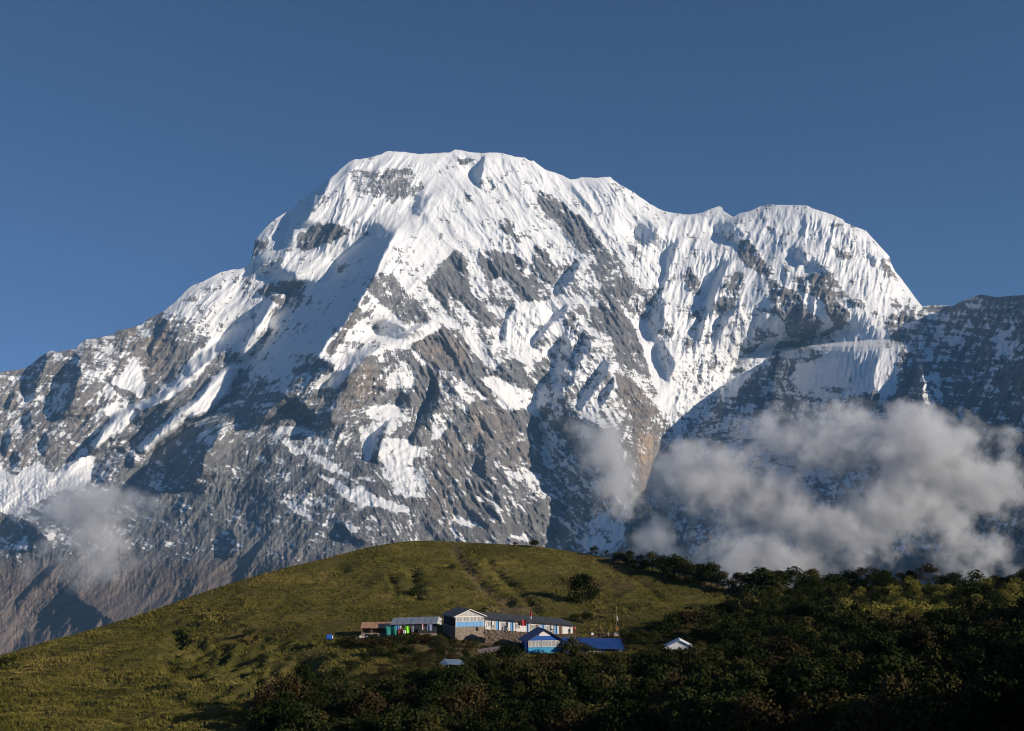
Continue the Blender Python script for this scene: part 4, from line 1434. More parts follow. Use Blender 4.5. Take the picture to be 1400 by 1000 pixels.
def root_at(name, u, v, Y, yaw, label, cat, group=None):
    """Empty at the base of a thing; local +x runs right, +y away from the viewer"""
    o = bpy.data.objects.new(name, None)
    COL.objects.link(o)
    o.empty_display_size = 0.5
    o.location = at(u, v, Y)
    o.rotation_euler = (0, 0, yaw)
    tag(o, label, cat, group)
    return o


YL = 232.0
PX = YL / FPX          # metres per photo pixel at the lodge


def window(parent, x0, x1, z0, z1, y, panes=2, frame='white', name='window'):
    fr = MB()
    t = 0.07
    fr.box(x0 - t, x1 + t, y - 0.07, y + 0.02, z1, z1 + t).box(x0 - t, x1 + t, y - 0.09, y + 0.02, z0 - t, z0)
    fr.box(x0 - t, x0, y - 0.07, y + 0.02, z0, z1).box(x1, x1 + t, y - 0.07, y + 0.02, z0, z1)
    for i in range(1, panes):
        xm = x0 + (x1 - x0) * i / panes
        fr.box(xm - 0.03, xm + 0.03, y - 0.06, y + 0.02, z0, z1)
    w = fr.build(name, frame, parent)
    g = MB().box(x0, x1, y - 0.025, y + 0.015, z0, z1).build('pane', 'glass', w)
    return w


def door(parent, x0, x1, z0, z1, y, mat):
    d = MB()
    d.box(x0, x1, y - 0.05, y + 0.02, z0, z1)
    d.box(x0 + 0.1, x1 - 0.1, y - 0.065, y - 0.048, z0 + 0.15, z0 + 0.85).box(x0 + 0.1, x1 - 0.1, y - 0.065, y - 0.048, z0 + 1.0, z1 - 0.12)
    o = d.build('door', mat, parent)
    MB().box(x1 - 0.16, x1 - 0.1, y - 0.11, y - 0.05, z0 + 0.92, z0 + 1.04).build('handle', 'darkwood', o)
    return o


def dining_house():
    yaw = math.radians(21)
    r = root_at('dining_house', 622.5, 873.5, YL, yaw, 'gabled white and blue house on a stone base, left of the long lodge', 'house')
    W, D = 6.75, 9.0
    b0, b1, b2, b3 = 0.0, 2.45, 3.6, 4.75     # stone, blue band, windows, eaves
    MB().box(-0.02, W + 0.02, 0, D, -2.5, b1).build('stone_base', 'stone', r)
    MB().box(0.05, W - 0.05, 0.06, D - 0.06, b1 + 0.002, b3).build('wall', 'cream', r)
    p = MB()
    n = 8
    for i in range(n):
        p.box(0.08 + i * (W - 0.16) / n, 0.08 + (i + 1) * (W - 0.16) / n - 0.05, -0.02, 0.05, b1 + 0.05, b2 - 0.06)
    p.build('blue_panel', 'sky', r)
    for i in range(4):
        x0 = 0.22 + i * 1.62
        window(r, x0, x0 + 1.36, b2 + 0.05, b3 - 0.18, 0.06, 2)
    MB().box(0.05, 0.16, -0.03, 0.05, b1, b3).build('corner_post', 'white', r)
    MB().box(W - 0.16, W - 0.05, -0.03, 0.05, b1, b3).build('corner_post', 'white', r)
    MB().prism([(-0.1, b3 + 0.02), (W + 0.1, b3 + 0.02), (W / 2, b3 + 1.42)], 0.0, 0.12).build('gable', 'greywhite', r)
    ro = MB()
    e = 0.5
    zr, ze = b3 + 1.52, b3 - 0.05
    ro.slab([(-e, -0.35, ze), (W / 2, -0.35, zr), (W / 2, D + 0.3, zr), (-e, D + 0.3, ze)], 0.07)
    ro.slab([(W + e, -0.35, ze), (W + e, D + 0.3, ze), (W / 2 + 0.004, D + 0.3, zr), (W / 2 + 0.004, -0.35, zr)], 0.07)
    ro.build('roof', 'darkroof', r)
    f = MB()
    f.slab([(-e, -0.40, ze + 0.02), (W / 2, -0.40, zr + 0.02), (W / 2, -0.36, zr + 0.02), (-e, -0.36, ze + 0.02)], 0.17)
    f.slab([(W / 2 + 0.004, -0.40, zr + 0.02), (W + e, -0.40, ze + 0.02), (W + e, -0.36, ze + 0.02), (W / 2 + 0.004, -0.36, zr + 0.02)], 0.17)
    f.build('barge_board', 'cream', r)
    # dark sheet painting in the shade of the wall turned from the sun
    MB().box(-0.005, 0.045, 0.4, D - 0.4, b1 + 0.1, b3 - 0.3).build('side_shade', 'darkwood', r)


def lodge_row():
    r = root_at('lodge_row', 663, 860.5, YL + 3.0, math.radians(13), 'long low white lodge row with blue doors under a dark roof', 'lodge')
    L = (785 - 663) * (YL + 3) / FPX
    k = 0.09                                   # the row steps down to the right

    def X(u):
        return (u - 663) * (YL + 3) / FPX
    H = 2.42
    MB().box(0, L, 0.0, 6.0, -2.2, 0.0, k).build('plinth', 'stone', r)
    MB().box(0.02, L - 0.02, 0.05, 5.9, 0.003, H, k).build('wall', 'white', r)
    vr = MB()
    for i, (a, b) in enumerate([(666.5, 672.5), (686, 694), (705, 711), (726, 737), (747.5, 754.5)]):
        z = -k * X((a + b) / 2)
        window(r, X(a), X(b), z + 0.75, z + 1.75, 0.05, 3)
    for a, b, m in [(677.8, 682.5, 'sky'), (697.8, 702.2, 'sky'), (741, 745, 'sky'), (758, 763, 'sky'), (765.5, 769, 'wood')]:
        z = -k * X((a + b) / 2)
        door(r, X(a), X(b), z + 0.05, z + 1.95, 0.05, m)
    for a, b in [(720.3, 723.0), (738.2, 739.6)]:
        z = -k * X(a)
        MB().box(X(a), X(b), 0.0, 0.06, z + 0.05, z + 1.9).build('blue_board', 'sky', r)
    z = -k * X(776)
    MB().box(X(770), X(783), -0.02, 0.046, z + 0.05, z + 1.85).build('whitewashed_panel', 'white', r)
    for u in (663.6, 675, 684.4, 704, 724.6, 746, 756.4, 764.3, 783.6):
        x = X(u)
        MB().box(x - 0.06, x + 0.06, -0.52, -0.43, -k * x - 0.02, -k * x + 2.36).build('porch_post', 'post', r)
    ro = MB()
    ze, zr = H - 0.02, H + 1.12
    ro.slab([(-0.6, -0.55, ze + 0.6 * k), (L + 0.5, -0.55, ze - k * (L + 0.5)), (L - 2.0, 3.0, zr - k * (L - 2.0)), (-1.2, 3.0, zr + 1.2 * k)], 0.06)
    ro.slab([(L + 0.5, 6.3, ze - k * (L + 0.5)), (-0.6, 6.3, ze + 0.6 * k), (-1.2, 3.004, zr + 1.2 * k), (L - 2.0, 3.004, zr - k * (L - 2.0))], 0.06)
    ro.slab([(L + 0.504, -0.55, ze - k * (L + 0.5)), (L + 0.504, 6.3, ze - k * (L + 0.5)), (L - 1.995, 3.002, zr - k * (L - 2.0))], 0.06)
    o = ro.build('roof', 'darkroof', r)
    s = MB()
    for x in np.arange(1.5, L - 1, 2.4):
        s.slab([(x, -0.57, ze - k * x + 0.03), (x + 0.05, -0.57, ze - k * x + 0.03), (x + 0.05, 2.95, zr - k * x + 0.02), (x, 2.95, zr - k * x + 0.02)], 0.03)
    s.build('sheet_joint', 'bluegrey', o)
    MB().box(-0.6, L + 0.4, -0.61, -0.555, ze - 0.12, ze + 0.0, k).build('fascia', 'darkwood', r)
    return r


def blue_hut():
    Y = 218.5
    r = root_at('blue_hut', 722, 895.5, Y, math.radians(13), 'small bright blue hut with a white panel in its gable below the long lodge', 'hut')
    m = Y / FPX
    W, D = 46.5 * m, 6.0
    MB().box(0, W, 0, D, -1.6, 0.15).build('footing', 'stone', r)
    MB().box(0.03, W - 0.03, 0.05, D, 0.153, 2.95).build('wall', 'deeppaint', r)
    MB().box(0.06, W - 0.06, 0.0, 0.046, 0.2, 1.42).build('lower_boarding', 'teal', r)
    for i in range(5):
        x0 = 0.16 + i * 1.42
        window(r, x0, x0 + 1.16, 1.56, 2.72, 0.045, 2)
    MB().box(-0.5, -0.42, 0.02, 0.1, 0, 2.9).build('porch_post', 'deeppaint', r)
    za, ze = 5.1, 2.95
    c = W / 2
    MB().prism([(-0.15, ze + 0.003), (W + 0.15, ze + 0.003), (c, za - 0.1)], 0.0, 0.1).build('gable', 'deeppaint', r)
    MB().prism([(c - 1.25, 3.72), (c + 1.25, 3.72), (c + 1.15, 4.2), (c + 0.35, 4.78), (c - 0.35, 4.78), (c - 1.15, 4.2)], -0.06, -0.004).build('gable_panel', 'white', r)
    ro = MB()
    ro.slab([(-0.75, -0.5, ze - 0.35), (c, -0.5, za), (c, D + 0.3, za), (-0.75, D + 0.3, ze - 0.35)], 0.07)
    ro.slab([(W + 0.75, -0.5, ze - 0.35), (W + 0.75, D + 0.3, ze - 0.35), (c + 0.004, D + 0.3, za), (c + 0.004, -0.5, za)], 0.07)
    ro.build('roof', 'deep', r)
    f = MB()
    f.slab([(-0.75, -0.55, ze - 0.33), (c, -0.55, za + 0.02), (c, -0.51, za + 0.02), (-0.75, -0.51, ze - 0.33)], 0.16)
    f.slab([(c + 0.004, -0.55, za + 0.02), (W + 0.75, -0.55, ze - 0.33), (W + 0.75, -0.51, ze - 0.33), (c + 0.004, -0.51, za + 0.02)], 0.16)
    f.build('barge_board', 'darkwood', r)


def blue_roof_house():
    Y = 219.0
    r = root_at('blue_roofed_house', 771, 897, Y, math.radians(3), 'long low hut with a deep blue roof right of the small blue hut', 'hut')
    m = Y / FPX
    L = 79 * m
    k = 0.03
    MB().box(0.2, L - 0.3, 0, 5, -1.6, 0.1, k).build('footing', 'stone', r)
    MB().box(0.25, L - 0.35, 0.05, 4.9, 0.103, 2.1, k).build('wall', 'deeppaint', r)

    def X(u):
        return (u - 771) * m
    for a, b in [(810, 820), (840.5, 846)]:
        z = -k * X(a)
        window(r, X(a), X(b), z + 0.85, z + 1.7, 0.05, 2)
    z = -k * X(830)
    MB().box(X(824), X(836), 0.0, 0.046, z + 0.15, z + 1.6).build('brick_panel', 'wood', r)
    MB().box(X(801), X(808), 0.0, 0.046, z + 0.3, z + 1.7).build('pale_panel', 'cream', r)
    ro = MB()
    ze, zr = 1.75, 3.45
    ro.slab([(-0.4, -0.8, ze), (L + 0.3, -0.8, ze - k * L), (L - 0.1, 2.5, zr - k * L), (-0.2, 2.5, zr)], 0.06)
    ro.slab([(L + 0.3, 5.6, ze - k * L), (-0.4, 5.6, ze), (-0.2, 2.504, zr), (L - 0.1, 2.504, zr - k * L)], 0.06)
    o = ro.build('roof', 'deep', r)
    MB().box(-0.3, L + 0.1, 2.42, 2.58, zr + 0.002, zr + 0.06, k).build('ridge_cap', 'deeppaint', o)
    for x in (0.4, L * 0.34, L * 0.67, L - 0.4):
        MB().box(x - 0.05, x + 0.05, -0.62, -0.52, -0.9 - k * x, ze - 0.02 - k * x).build('porch_post', 'deeppaint', r)


def white_hut():
    Y = 212.0
    r = root_at('white_roofed_hut', 910, 893, Y, math.radians(-7), 'hut with a bright white gable and roof half hidden by bushes at right', 'hut')
    m = Y / FPX
    W, D = 38 * m, 5.5
    MB().box(0, W, 0.05, D, -1.5, 1.05).build('wall', 'tinwhite', r)
    MB().prism([(-0.1, 1.053), (W + 0.1, 1.053), (W / 2, 2.42)], 0.0, 0.1).build('gable', 'tinwhite', r)
    ro = MB()
    c = W / 2
    ro.slab([(-0.55, -0.3, 0.86), (c, -0.3, 2.52), (c, D + 0.3, 2.52), (-0.55, D + 0.3, 0.86)], 0.06)
    ro.slab([(W + 0.55, -0.3, 0.86), (W + 0.55, D + 0.3, 0.86), (c + 0.004, D + 0.3, 2.52), (c + 0.004, -0.3, 2.52)], 0.06)
    ro.build('roof', 'tinwhite', r)
    door(r, c - 0.45, c + 0.45, -0.9, 0.9, 0.05, 'bluegrey')


def store_shed():
    Y = 233.0
    r = root_at('store_shed', 494, 868, Y, math.radians(8), 'small open sided shed with an orange rusty roof, leftmost of the buildings', 'shed')
    m = Y / FPX
    L = 38 * m
    MB().box(0, L, 0.4, 3.4, -0.9, 0.25).build('stone_base', 'stone', r)
    MB().box(0.1, L - 0.1, 1.6, 3.3, 0.253, 1.7).build('back_wall', 'wood', r)
    for x in (0.08, L * 0.36, L * 0.68, L - 0.15):
        MB().box(x, x + 0.11, 0.42, 0.53, 0.253, 1.5).build('post', 'post', r)
    MB().box(1.6, 3.6, 0.9, 1.5, 0.253, 0.85).build('shelf', 'wood', r)
    # a few overlapping sheets with a ragged front edge
    ro = MB()
    n = 6
    for i in range(n):
        x0, x1 = -0.25 + i * (L + 0.4) / n, -0.25 + (i + 1) * (L + 0.4) / n + 0.12
        j = 0.12 * math.sin(i * 2.4)
        zz = 0.03 * (i % 2) - 0.012 * i
        ro.slab([(x0, -0.1 + j, 1.42 + zz), (x1, -0.1 + j, 1.40 + zz), (x1 + 0.3, 3.6, 2.42 + zz), (x0 + 0.3, 3.6, 2.44 + zz)], 0.028)
    ro.build('roof', 'rust', r)


def wash_shed():
    Y = 232.0
    r = root_at('wash_shed', 533.5, 868.5, Y, math.radians(4), 'dark green boarded shed with a blue grey roof and washing hung along it', 'shed')
    m = Y / FPX
    L = 63 * m
    k = -0.022
    MB().box(0.2, L - 0.2, 0.3, 4.0, -1.2, 0.1, k).build('footing', 'stone', r)
    MB().box(0.25, L - 0.25, 0.35, 3.9, 0.103, 2.25, k).build('wall', 'darkwood', r)
    MB().box(0.6, 1.9, 0.25, 0.345, 0.6, 2.1).build('blue_panel', 'blue', r)
    door(r, 4.2, 5.1, 0.2, 2.1, 0.35, 'wood')
    ze, zr = 2.28, 3.55
    ro = MB()
    ro.slab([(-0.1, -0.55, ze), (L - 0.2, -0.55, ze - k * L), (L + 0.15, 2.0, zr - k * L), (0.6, 2.0, zr)], 0.05)
    ro.slab([(L - 0.2, 4.4, ze - k * L), (-0.1, 4.4, ze), (0.6, 2.004, zr), (L + 0.15, 2.004, zr - k * L)], 0.05)
    o = ro.build('roof', 'bluegrey', r)
    s = MB()
    for i in range(1, 7):
        x = i * L / 7
        s.slab([(x - 0.15, -0.56, ze - k * x + 0.03), (x - 0.1, -0.56, ze - k * x + 0.03), (x + 0.35, 1.98, zr - k * x + 0.02), (x + 0.30, 1.98, zr - k * x + 0.02)], 0.03)
    s.build('sheet_joint', 'darkroof', o)
    g = MB()
    zz = -k * L
    g.slab([(L - 0.25, -0.6, ze + zz + 0.03), (L + 0.2, 1.95, zr + zz + 0.03), (L + 0.95, 1.6, zr + zz - 0.5), (L + 0.75, -0.3, ze + zz - 0.35)], 0.05)
    g.build('gable_flap', 'greywhite', r)


def tarp_shelter():
    Y = 208.0
    r = root_at('tarpaulin_shelter', 597, 913.5, Y, math.radians(-6), 'blue grey tarpaulin shelter low in the bushes below the stone wall', 'shelter')
    m = Y / FPX
    W = 39 * m
    ro = MB()
    a, b = (1.35, 0.6, 1.62), (4.55, 0.9, 1.5)
    ro.slab([(-0.1, -1.7, 0.25), (2.6, -1.9, 0.95), b, a], 0.02)
    ro.slab([(2.605, -1.9, 0.95), (W + 0.2, -1.2, 0.72), (4.56, 0.9, 1.5), (4.552, 0.9, 1.5)], 0.02)
    ro.slab([a, b, (W, 2.6, 0.8), (0.2, 2.6, 0.8)], 0.02)
    o = ro.build('sheet', 'tarpblue', r)
    MB().slab([(1.3, 0.55, 1.66), (4.5, 0.85, 1.54), (4.5, 1.05, 1.5), (1.3, 0.8, 1.6)], 0.02).build('ridge_flap', 'whitecloth', o)
    for x, y, z in ((0.05, -1.6, 0.24), (2.6, -1.8, 0.92), (W, -1.1, 0.68), (1.4, 0.6, 1.56), (4.5, 0.9, 1.44)):
        MB().tube((x, y, -1.4), (x, y, z - 0.02), 0.05).build('pole', 'post', r)


def low_shed():
    Y = 219.0
    r = root_at('low_shed', 655, 899, Y, math.radians(10), 'low shed with a grey pink rusty roof in bushes left of the blue hut', 'shed')
    m = Y / FPX
    L = 31 * m
    k = -0.16
    MB().box(0.2, L - 0.2, 0.3, 3.0, -1.2, 0.55, k).build('wall', 'stone', r)
    MB().slab([(-0.2, -0.2, 0.62), (L + 0.2, -0.2, 0.62 + 0.16 * L), (L + 0.3, 3.2, 1.22 + 0.16 * L), (0, 3.2, 1.22)], 0.05).build('roof', 'rustgrey', r)
    MB().slab([(-0.2, -0.26, 0.66), (L + 0.2, -0.26, 0.66 + 0.16 * L), (L + 0.2, -0.21, 0.66 + 0.16 * L), (-0.2, -0.21, 0.66)], 0.1).build('fascia', 'wood', r)
    MB().box(1.2, 2.2, 0.24, 0.297, -0.7, 0.3, k).build('door', 'darkwood', r)


def retaining_wall():
    Y = YL - 2.0
    r = MB()
    m = Y / FPX
    prof_top = [(663, 861.5), (680, 862.5), (700, 863.5), (720, 865), (736, 866)]
    prof_bot = [(663, 879), (680, 880), (700, 880), (716, 878), (736, 874)]
    p0 = at(663, 880, Y)

    def loc(u, v, dy):
        q = at(u, v, Y + dy)
        return (q.x - p0.x, q.y - p0.y, q.z - p0.z)
    top = [loc(u, v, 0.3) for u, v in prof_top]
    bot = [loc(u, v, -0.7) for u, v in prof_bot]
    bm = r.bm
    rnd = random.Random(5)

    def sub(line, n):
        out = []
        for a, b in zip(line[:-1], line[1:]):
            for i in range(n):
                f = i / n
                out.append([a[j] + (b[j] - a[j]) * f for j in range(3)])
        out.append(list(line[-1]))
        return out
    T, B = sub(top, 8), sub(bot, 8)
    rows = []
    for q in range(9):
        f = q / 8
        row = []
        for a, b in zip(T, B):
            p = [a[j] + (b[j] - a[j]) * f for j in range(3)]
            p[1] += rnd.uniform(-0.12, 0.12)
            p[0] += rnd.uniform(-0.08, 0.08)
            p[2] += rnd.uniform(-0.05, 0.05)
            row.append(bm.verts.new(p))
        rows.append(row)
    rows.insert(0, [bm.verts.new((v.co.x, v.co.y + 1.4, v.co.z)) for v in rows[0]])
    rows.append([bm.verts.new((v.co.x, v.co.y + 0.1, v.co.z - 1.2)) for v in rows[-1]])
    for a, b in zip(rows[:-1], rows[1:]):
        for i in range(len(a) - 1):
            bm.faces.new((a[i], b[i], b[i + 1], a[i + 1]))
    back = [bm.verts.new((v.co.x, v.co.y + 1.3, v.co.z)) for v in rows[-1]]
    for i in range(len(back) - 1):
        bm.faces.new((rows[-1][i], back[i], back[i + 1], rows[-1][i + 1]))
        bm.faces.new((back[i], rows[0][i], rows[0][i + 1], back[i + 1]))
    o = r.build('retaining_wall', 'bank')
    o.location = p0
    tag(o, 'rough brown stone terrace wall under the long lodge row', 'wall')


def hang(name, u0, v0, u1, v1, Y, mat, label, cat, group=None, wob=0.12, taper=0.0, parts=None):
    """a cloth hanging between two picture heights, with folds and thickness"""
    p0 = at(u0, v1, Y)
    w = (u1 - u0) * Y / FPX
    h = (v1 - v0) * Y / FPX
    bm = bmesh.new()
    rnd = random.Random(u0 * 7)
    nx, nz = 8, 7
    ph = rnd.random() * 6
    fr, bk = [], []
    for j in range(nz + 1):
        t = j / nz
        ra, rb = [], []
        for i in range(nx + 1):
            s = i / nx
            x = w * (0.5 + (s - 0.5) * (1 - taper * t))
            y = wob * math.sin(s * 9 + ph + t) * (1 - 0.6 * t)
            z = h * t - (0.12 * h * math.sin(s * 3.14) * t if taper < 0.5 else 0) - (0.06 * h * abs(math.sin(s * 7 + ph))) * (1 - t)
            ra.append(bm.verts.new((x, y, z)))
            rb.append(bm.verts.new((x, y + 0.03, z)))
        fr.append(ra)
        bk.append(rb)
    for j in range(nz):
        for i in range(nx):
            bm.faces.new((fr[j][i], fr[j][i + 1], fr[j + 1][i + 1], fr[j + 1][i]))
            bm.faces.new((bk[j][i], bk[j + 1][i], bk[j + 1][i + 1], bk[j][i + 1]))
    for a, b in ((fr[0], bk[0]), (bk[-1], fr[-1])):
        for i in range(nx):
            bm.faces.new((a[i], b[i], b[i + 1], a[i + 1]))
    for c in (0, -1):
        for j in range(nz):
            bm.faces.new((fr[j][c], fr[j + 1][c], bk[j + 1][c], bk[j][c]))
    bmesh.ops.recalc_face_normals(bm, faces=bm.faces)
    me = bpy.data.meshes.new(name)
    bm.to_mesh(me)
    bm.free()
    me.materials.append(M[mat])
    o = link(name, me, None, p0)
    tag(o, label, cat, group)
    return o


def washing():
    Y = 230.9
    hang('tarpaulin', 527, 856.5, 541.5, 868, Y, 'tarpgreen', 'teal green tarpaulin draped over the left corner of the wash shed', 'tarpaulin', wob=0.3)
    hang('cloth', 541.8, 855.6, 546, 860, Y, 'blue', 'blue cloth hanging beside the teal green tarpaulin', 'cloth')
    hang('cloth', 543.5, 859, 551, 866, Y, 'maroon', 'dark red cloth hanging left of the lime green shirt', 'cloth')
    hang('cloth', 546.3, 855.8, 548.6, 860.2, Y, 'whitecloth', 'small white cloth hanging above the dark red cloth', 'cloth')
    hang('shirt', 553, 855.8, 560, 865.4, Y, 'lime', 'bright lime green shirt drying on the line of the wash shed', 'shirt', wob=0.18, taper=0.15)
    hang('cloth', 551.8, 862, 554.6, 866, Y - 0.2, 'whitecloth', 'small white cloth hanging below the lime green shirt', 'cloth')
    hang('cloth', 563.2, 856, 565.6, 863.5, Y, 'lilac', 'narrow grey cloth hanging in the middle of the wash shed', 'cloth')
    hang('cloth', 575, 852.2, 580.6, 860.6, Y, 'pink', 'pale pink cloth hung in a peak near the right end of the wash shed', 'cloth', wob=0.2, taper=0.75)
    hang('cloth', 584, 853.2, 591.4, 862, Y, 'lilac', 'grey blue cloth, rightmost of the washing on the wash shed', 'cloth', wob=0.15)
    a, b = at(540, 855.4, Y + 0.05), at(597, 852.8, Y + 0.05)
    bm = MB()
    n = 8
    q = [a.lerp(b, i / n) + Vector((0, 0, -0.25 * math.sin(math.pi * i / n))) for i in range(n + 1)]
    for p, s in zip(q[:-1], q[1:]):
        bm.tube(p - a, s - a, 0.018, seg=5)
    o = bm.build('washing_line', 'wirerope')
    o.location = a
    tag(o, 'thin rope strung along the front of the wash shed', 'rope')
    Y2 = YL + 1.9
    hang('cloth', 711.8, 847.6, 719.4, 855.6, Y2, 'redcloth', 'red cloth hanging under the eave in the middle of the long lodge', 'cloth', wob=0.15)
    hang('cloth', 708, 850, 711.6, 855.0, Y2, 'black', 'dark cloth hanging just left of the red cloth on the lodge', 'cloth')
    hang('cloth', 656.5 + 7.2, 853, 667, 858, YL + 0.6, 'whitecloth', 'small white cloth hanging at the left end of the lodge porch', 'cloth')


def flagpole(u, v0, v1, Y, label, flags, cat='flagpole'):
    r = root_at('flagpole', u, v1, Y, 0, label, cat)
    h = (v1 - v0) * Y / FPX
    MB().tube((0, 0, -0.4), (0, 0, h), 0.045, 0.03).build('pole', 'post', r)
    for f0, f1, wpx, mat in flags:
        z1, z0 = (v1 - f0) * Y / FPX, (v1 - f1) * Y / FPX
        b = MB()
        n = 6
        w = wpx * Y / FPX
        for i in range(n):
            x0, x1 = w * i / n, w * (i + 1) / n
            y0, y1 = 0.12 * math.sin(i * 1.3), 0.12 * math.sin((i + 1) * 1.3)
            b.slab([(x0 + 0.05, y0, z1 - 0.05 * i), (x1 + 0.05, y1, z1 - 0.05 * (i + 1)), (x1 + 0.05, y1 + 0.02, z1 - 0.05 * (i + 1)), (x0 + 0.05, y0 + 0.02, z1 - 0.05 * i)], z1 - z0)
        b.build('flag', mat, r)
    return r


def yard_things():
    flagpole(724.3, 837, 866, YL + 1.2, 'thin pole with a red and white flag in front of the long lodge roof', [(837.5, 843, 2.4, 'redcloth'), (843.1, 846, 2.0, 'whitecloth')])
    p = flagpole(843.2, 833.5, 868, 236.0, 'tall pole with white and orange prayer flags on the grass right of the lodge', [(843.5, 849, 1.7, 'whitecloth'), (849.2, 855, 1.5, 'black'), (856.5, 861.5, 1.6, 'signal')])
    s = bmesh.new()
    bmesh.ops.create_uvsphere(s, u_segments=10, v_segments=8, radius=0.14)
    bmesh.ops.translate(s, vec=(0, 0, 34.5 * 236 / FPX + 0.1), verts=s.verts)
    me = bpy.data.meshes.new('finial')
    s.to_mesh(me)
    s.free()
    me.materials.append(M['signal'])
    link('finial', me, p)
    b = MB()
    b.box(-0.65, 0.65, -0.6, 0.6, -0.5, 0.22).box(-0.45, 0.45, -0.42, 0.42, 0.223, 0.42)
    b.build('plinth', 'greywhite', p)
    # water drum on its side
    Y = 226.0
    r = root_at('water_drum', 446, 875.5, Y, math.radians(8), 'blue plastic water drum lying on the grass left of the sheds', 'drum')
    d = MB()
    for x0, x1, ra in ((0, 0.08, 0.55), (0.08, 0.55, 0.6), (0.55, 0.62, 0.64), (0.62, 1.15, 0.6), (1.15, 1.28, 0.54)):
        d.tube((x0, 0, 0.6), (x1, 0, 0.6), ra, seg=16)
    bmesh.ops.holes_fill(d.bm, edges=d.bm.edges)
    d.build('body', 'drum', r)
    MB().tube((1.281, 0, 0.6), (1.42, 0, 0.62), 0.34, 0.3, 14).build('lid', 'whitecloth', r)
    # loose stones by the open shed
    rnd = random.Random(9)
    for i, (u, v, s) in enumerate([(488, 872.5, .45), (492, 871, .5), (496, 872, .4), (502, 871.5, .4), (516, 874, .32), (719.5, 869.5, .45), (723, 869, .35)]):
        bm = bmesh.new()
        bmesh.ops.create_icosphere(bm, subdivisions=2, radius=s)
        for w in bm.verts:
            w.co *= 0.8 + 0.35 * rnd.random()
            w.co.z *= 0.65
        me = bpy.data.meshes.new('stone')
        bm.to_mesh(me)
        bm.free()
        me.materials.append(M['greywhite'])
        o = link('stone', me, None, at(u, v, 231.0))
        if u < 600:
            tag(o, 'pale loose stone lying in front of the orange roofed shed', 'stone', 'loose stones by the orange roofed shed')
        else:
            tag(o, 'pale loose stone on the terrace edge below the lodge flag', 'stone', 'loose stones below the flag')
    # potted plants on the terrace
    for u, v in ((674.5, 862), (694, 863), (734.5, 864), (754.5, 866.5)):
        r = root_at('potted_plant', u, v, YL + 1.3, 0, 'potted plant standing on the terrace against the white lodge wall', 'plant', 'potted plants along the lodge terrace')
        MB().tube((0, 0, 0), (0, 0, 0.34), 0.16, 0.22, 10).build('pot', 'rust', r)
        rng = np.random.default_rng(int(u))
        vv, ff = crown_arrays(rng, 0.75, 0.9, 0.3, 5, 160, 0.06)
        link('foliage', mesh_np('foliage', vv, ff, LEAF['olive']), r)


# ------------------------------------------------------------------ people on the terrace
def skin_figure(name, joints, edges, mat):
    """one continuous body grown over a skeleton; radii per joint"""
    me = bpy.data.meshes.new(name + '_skeleton')
    keys = list(joints)
    me.from_pydata([joints[k][0] for k in keys], [(keys.index(a), keys.index(b)) for a, b in edges], [])
    o = bpy.data.objects.new(name, me)
    COL.objects.link(o)
    s = o.modifiers.new('skin', 'SKIN')
    for i, k in enumerate(keys):
        d = me.skin_vertices[0].data[i]
        d.radius = (joints[k][1], joints[k][2] if len(joints[k]) > 2 else joints[k][1])
        d.use_root = (i == 0)
    sub = o.modifiers.new('sub', 'SUBSURF')
    sub.levels = sub.render_levels = 1
    dg = bpy.context.evaluated_depsgraph_get()
    dg.update()
    new = bpy.data.meshes.new_from_object(o.evaluated_get(dg))
    o.modifiers.clear()
    o.data = new
    bpy.data.meshes.remove(me)
    new.name = name
    new.materials.clear()
    new.materials.append(M[mat])
    return o


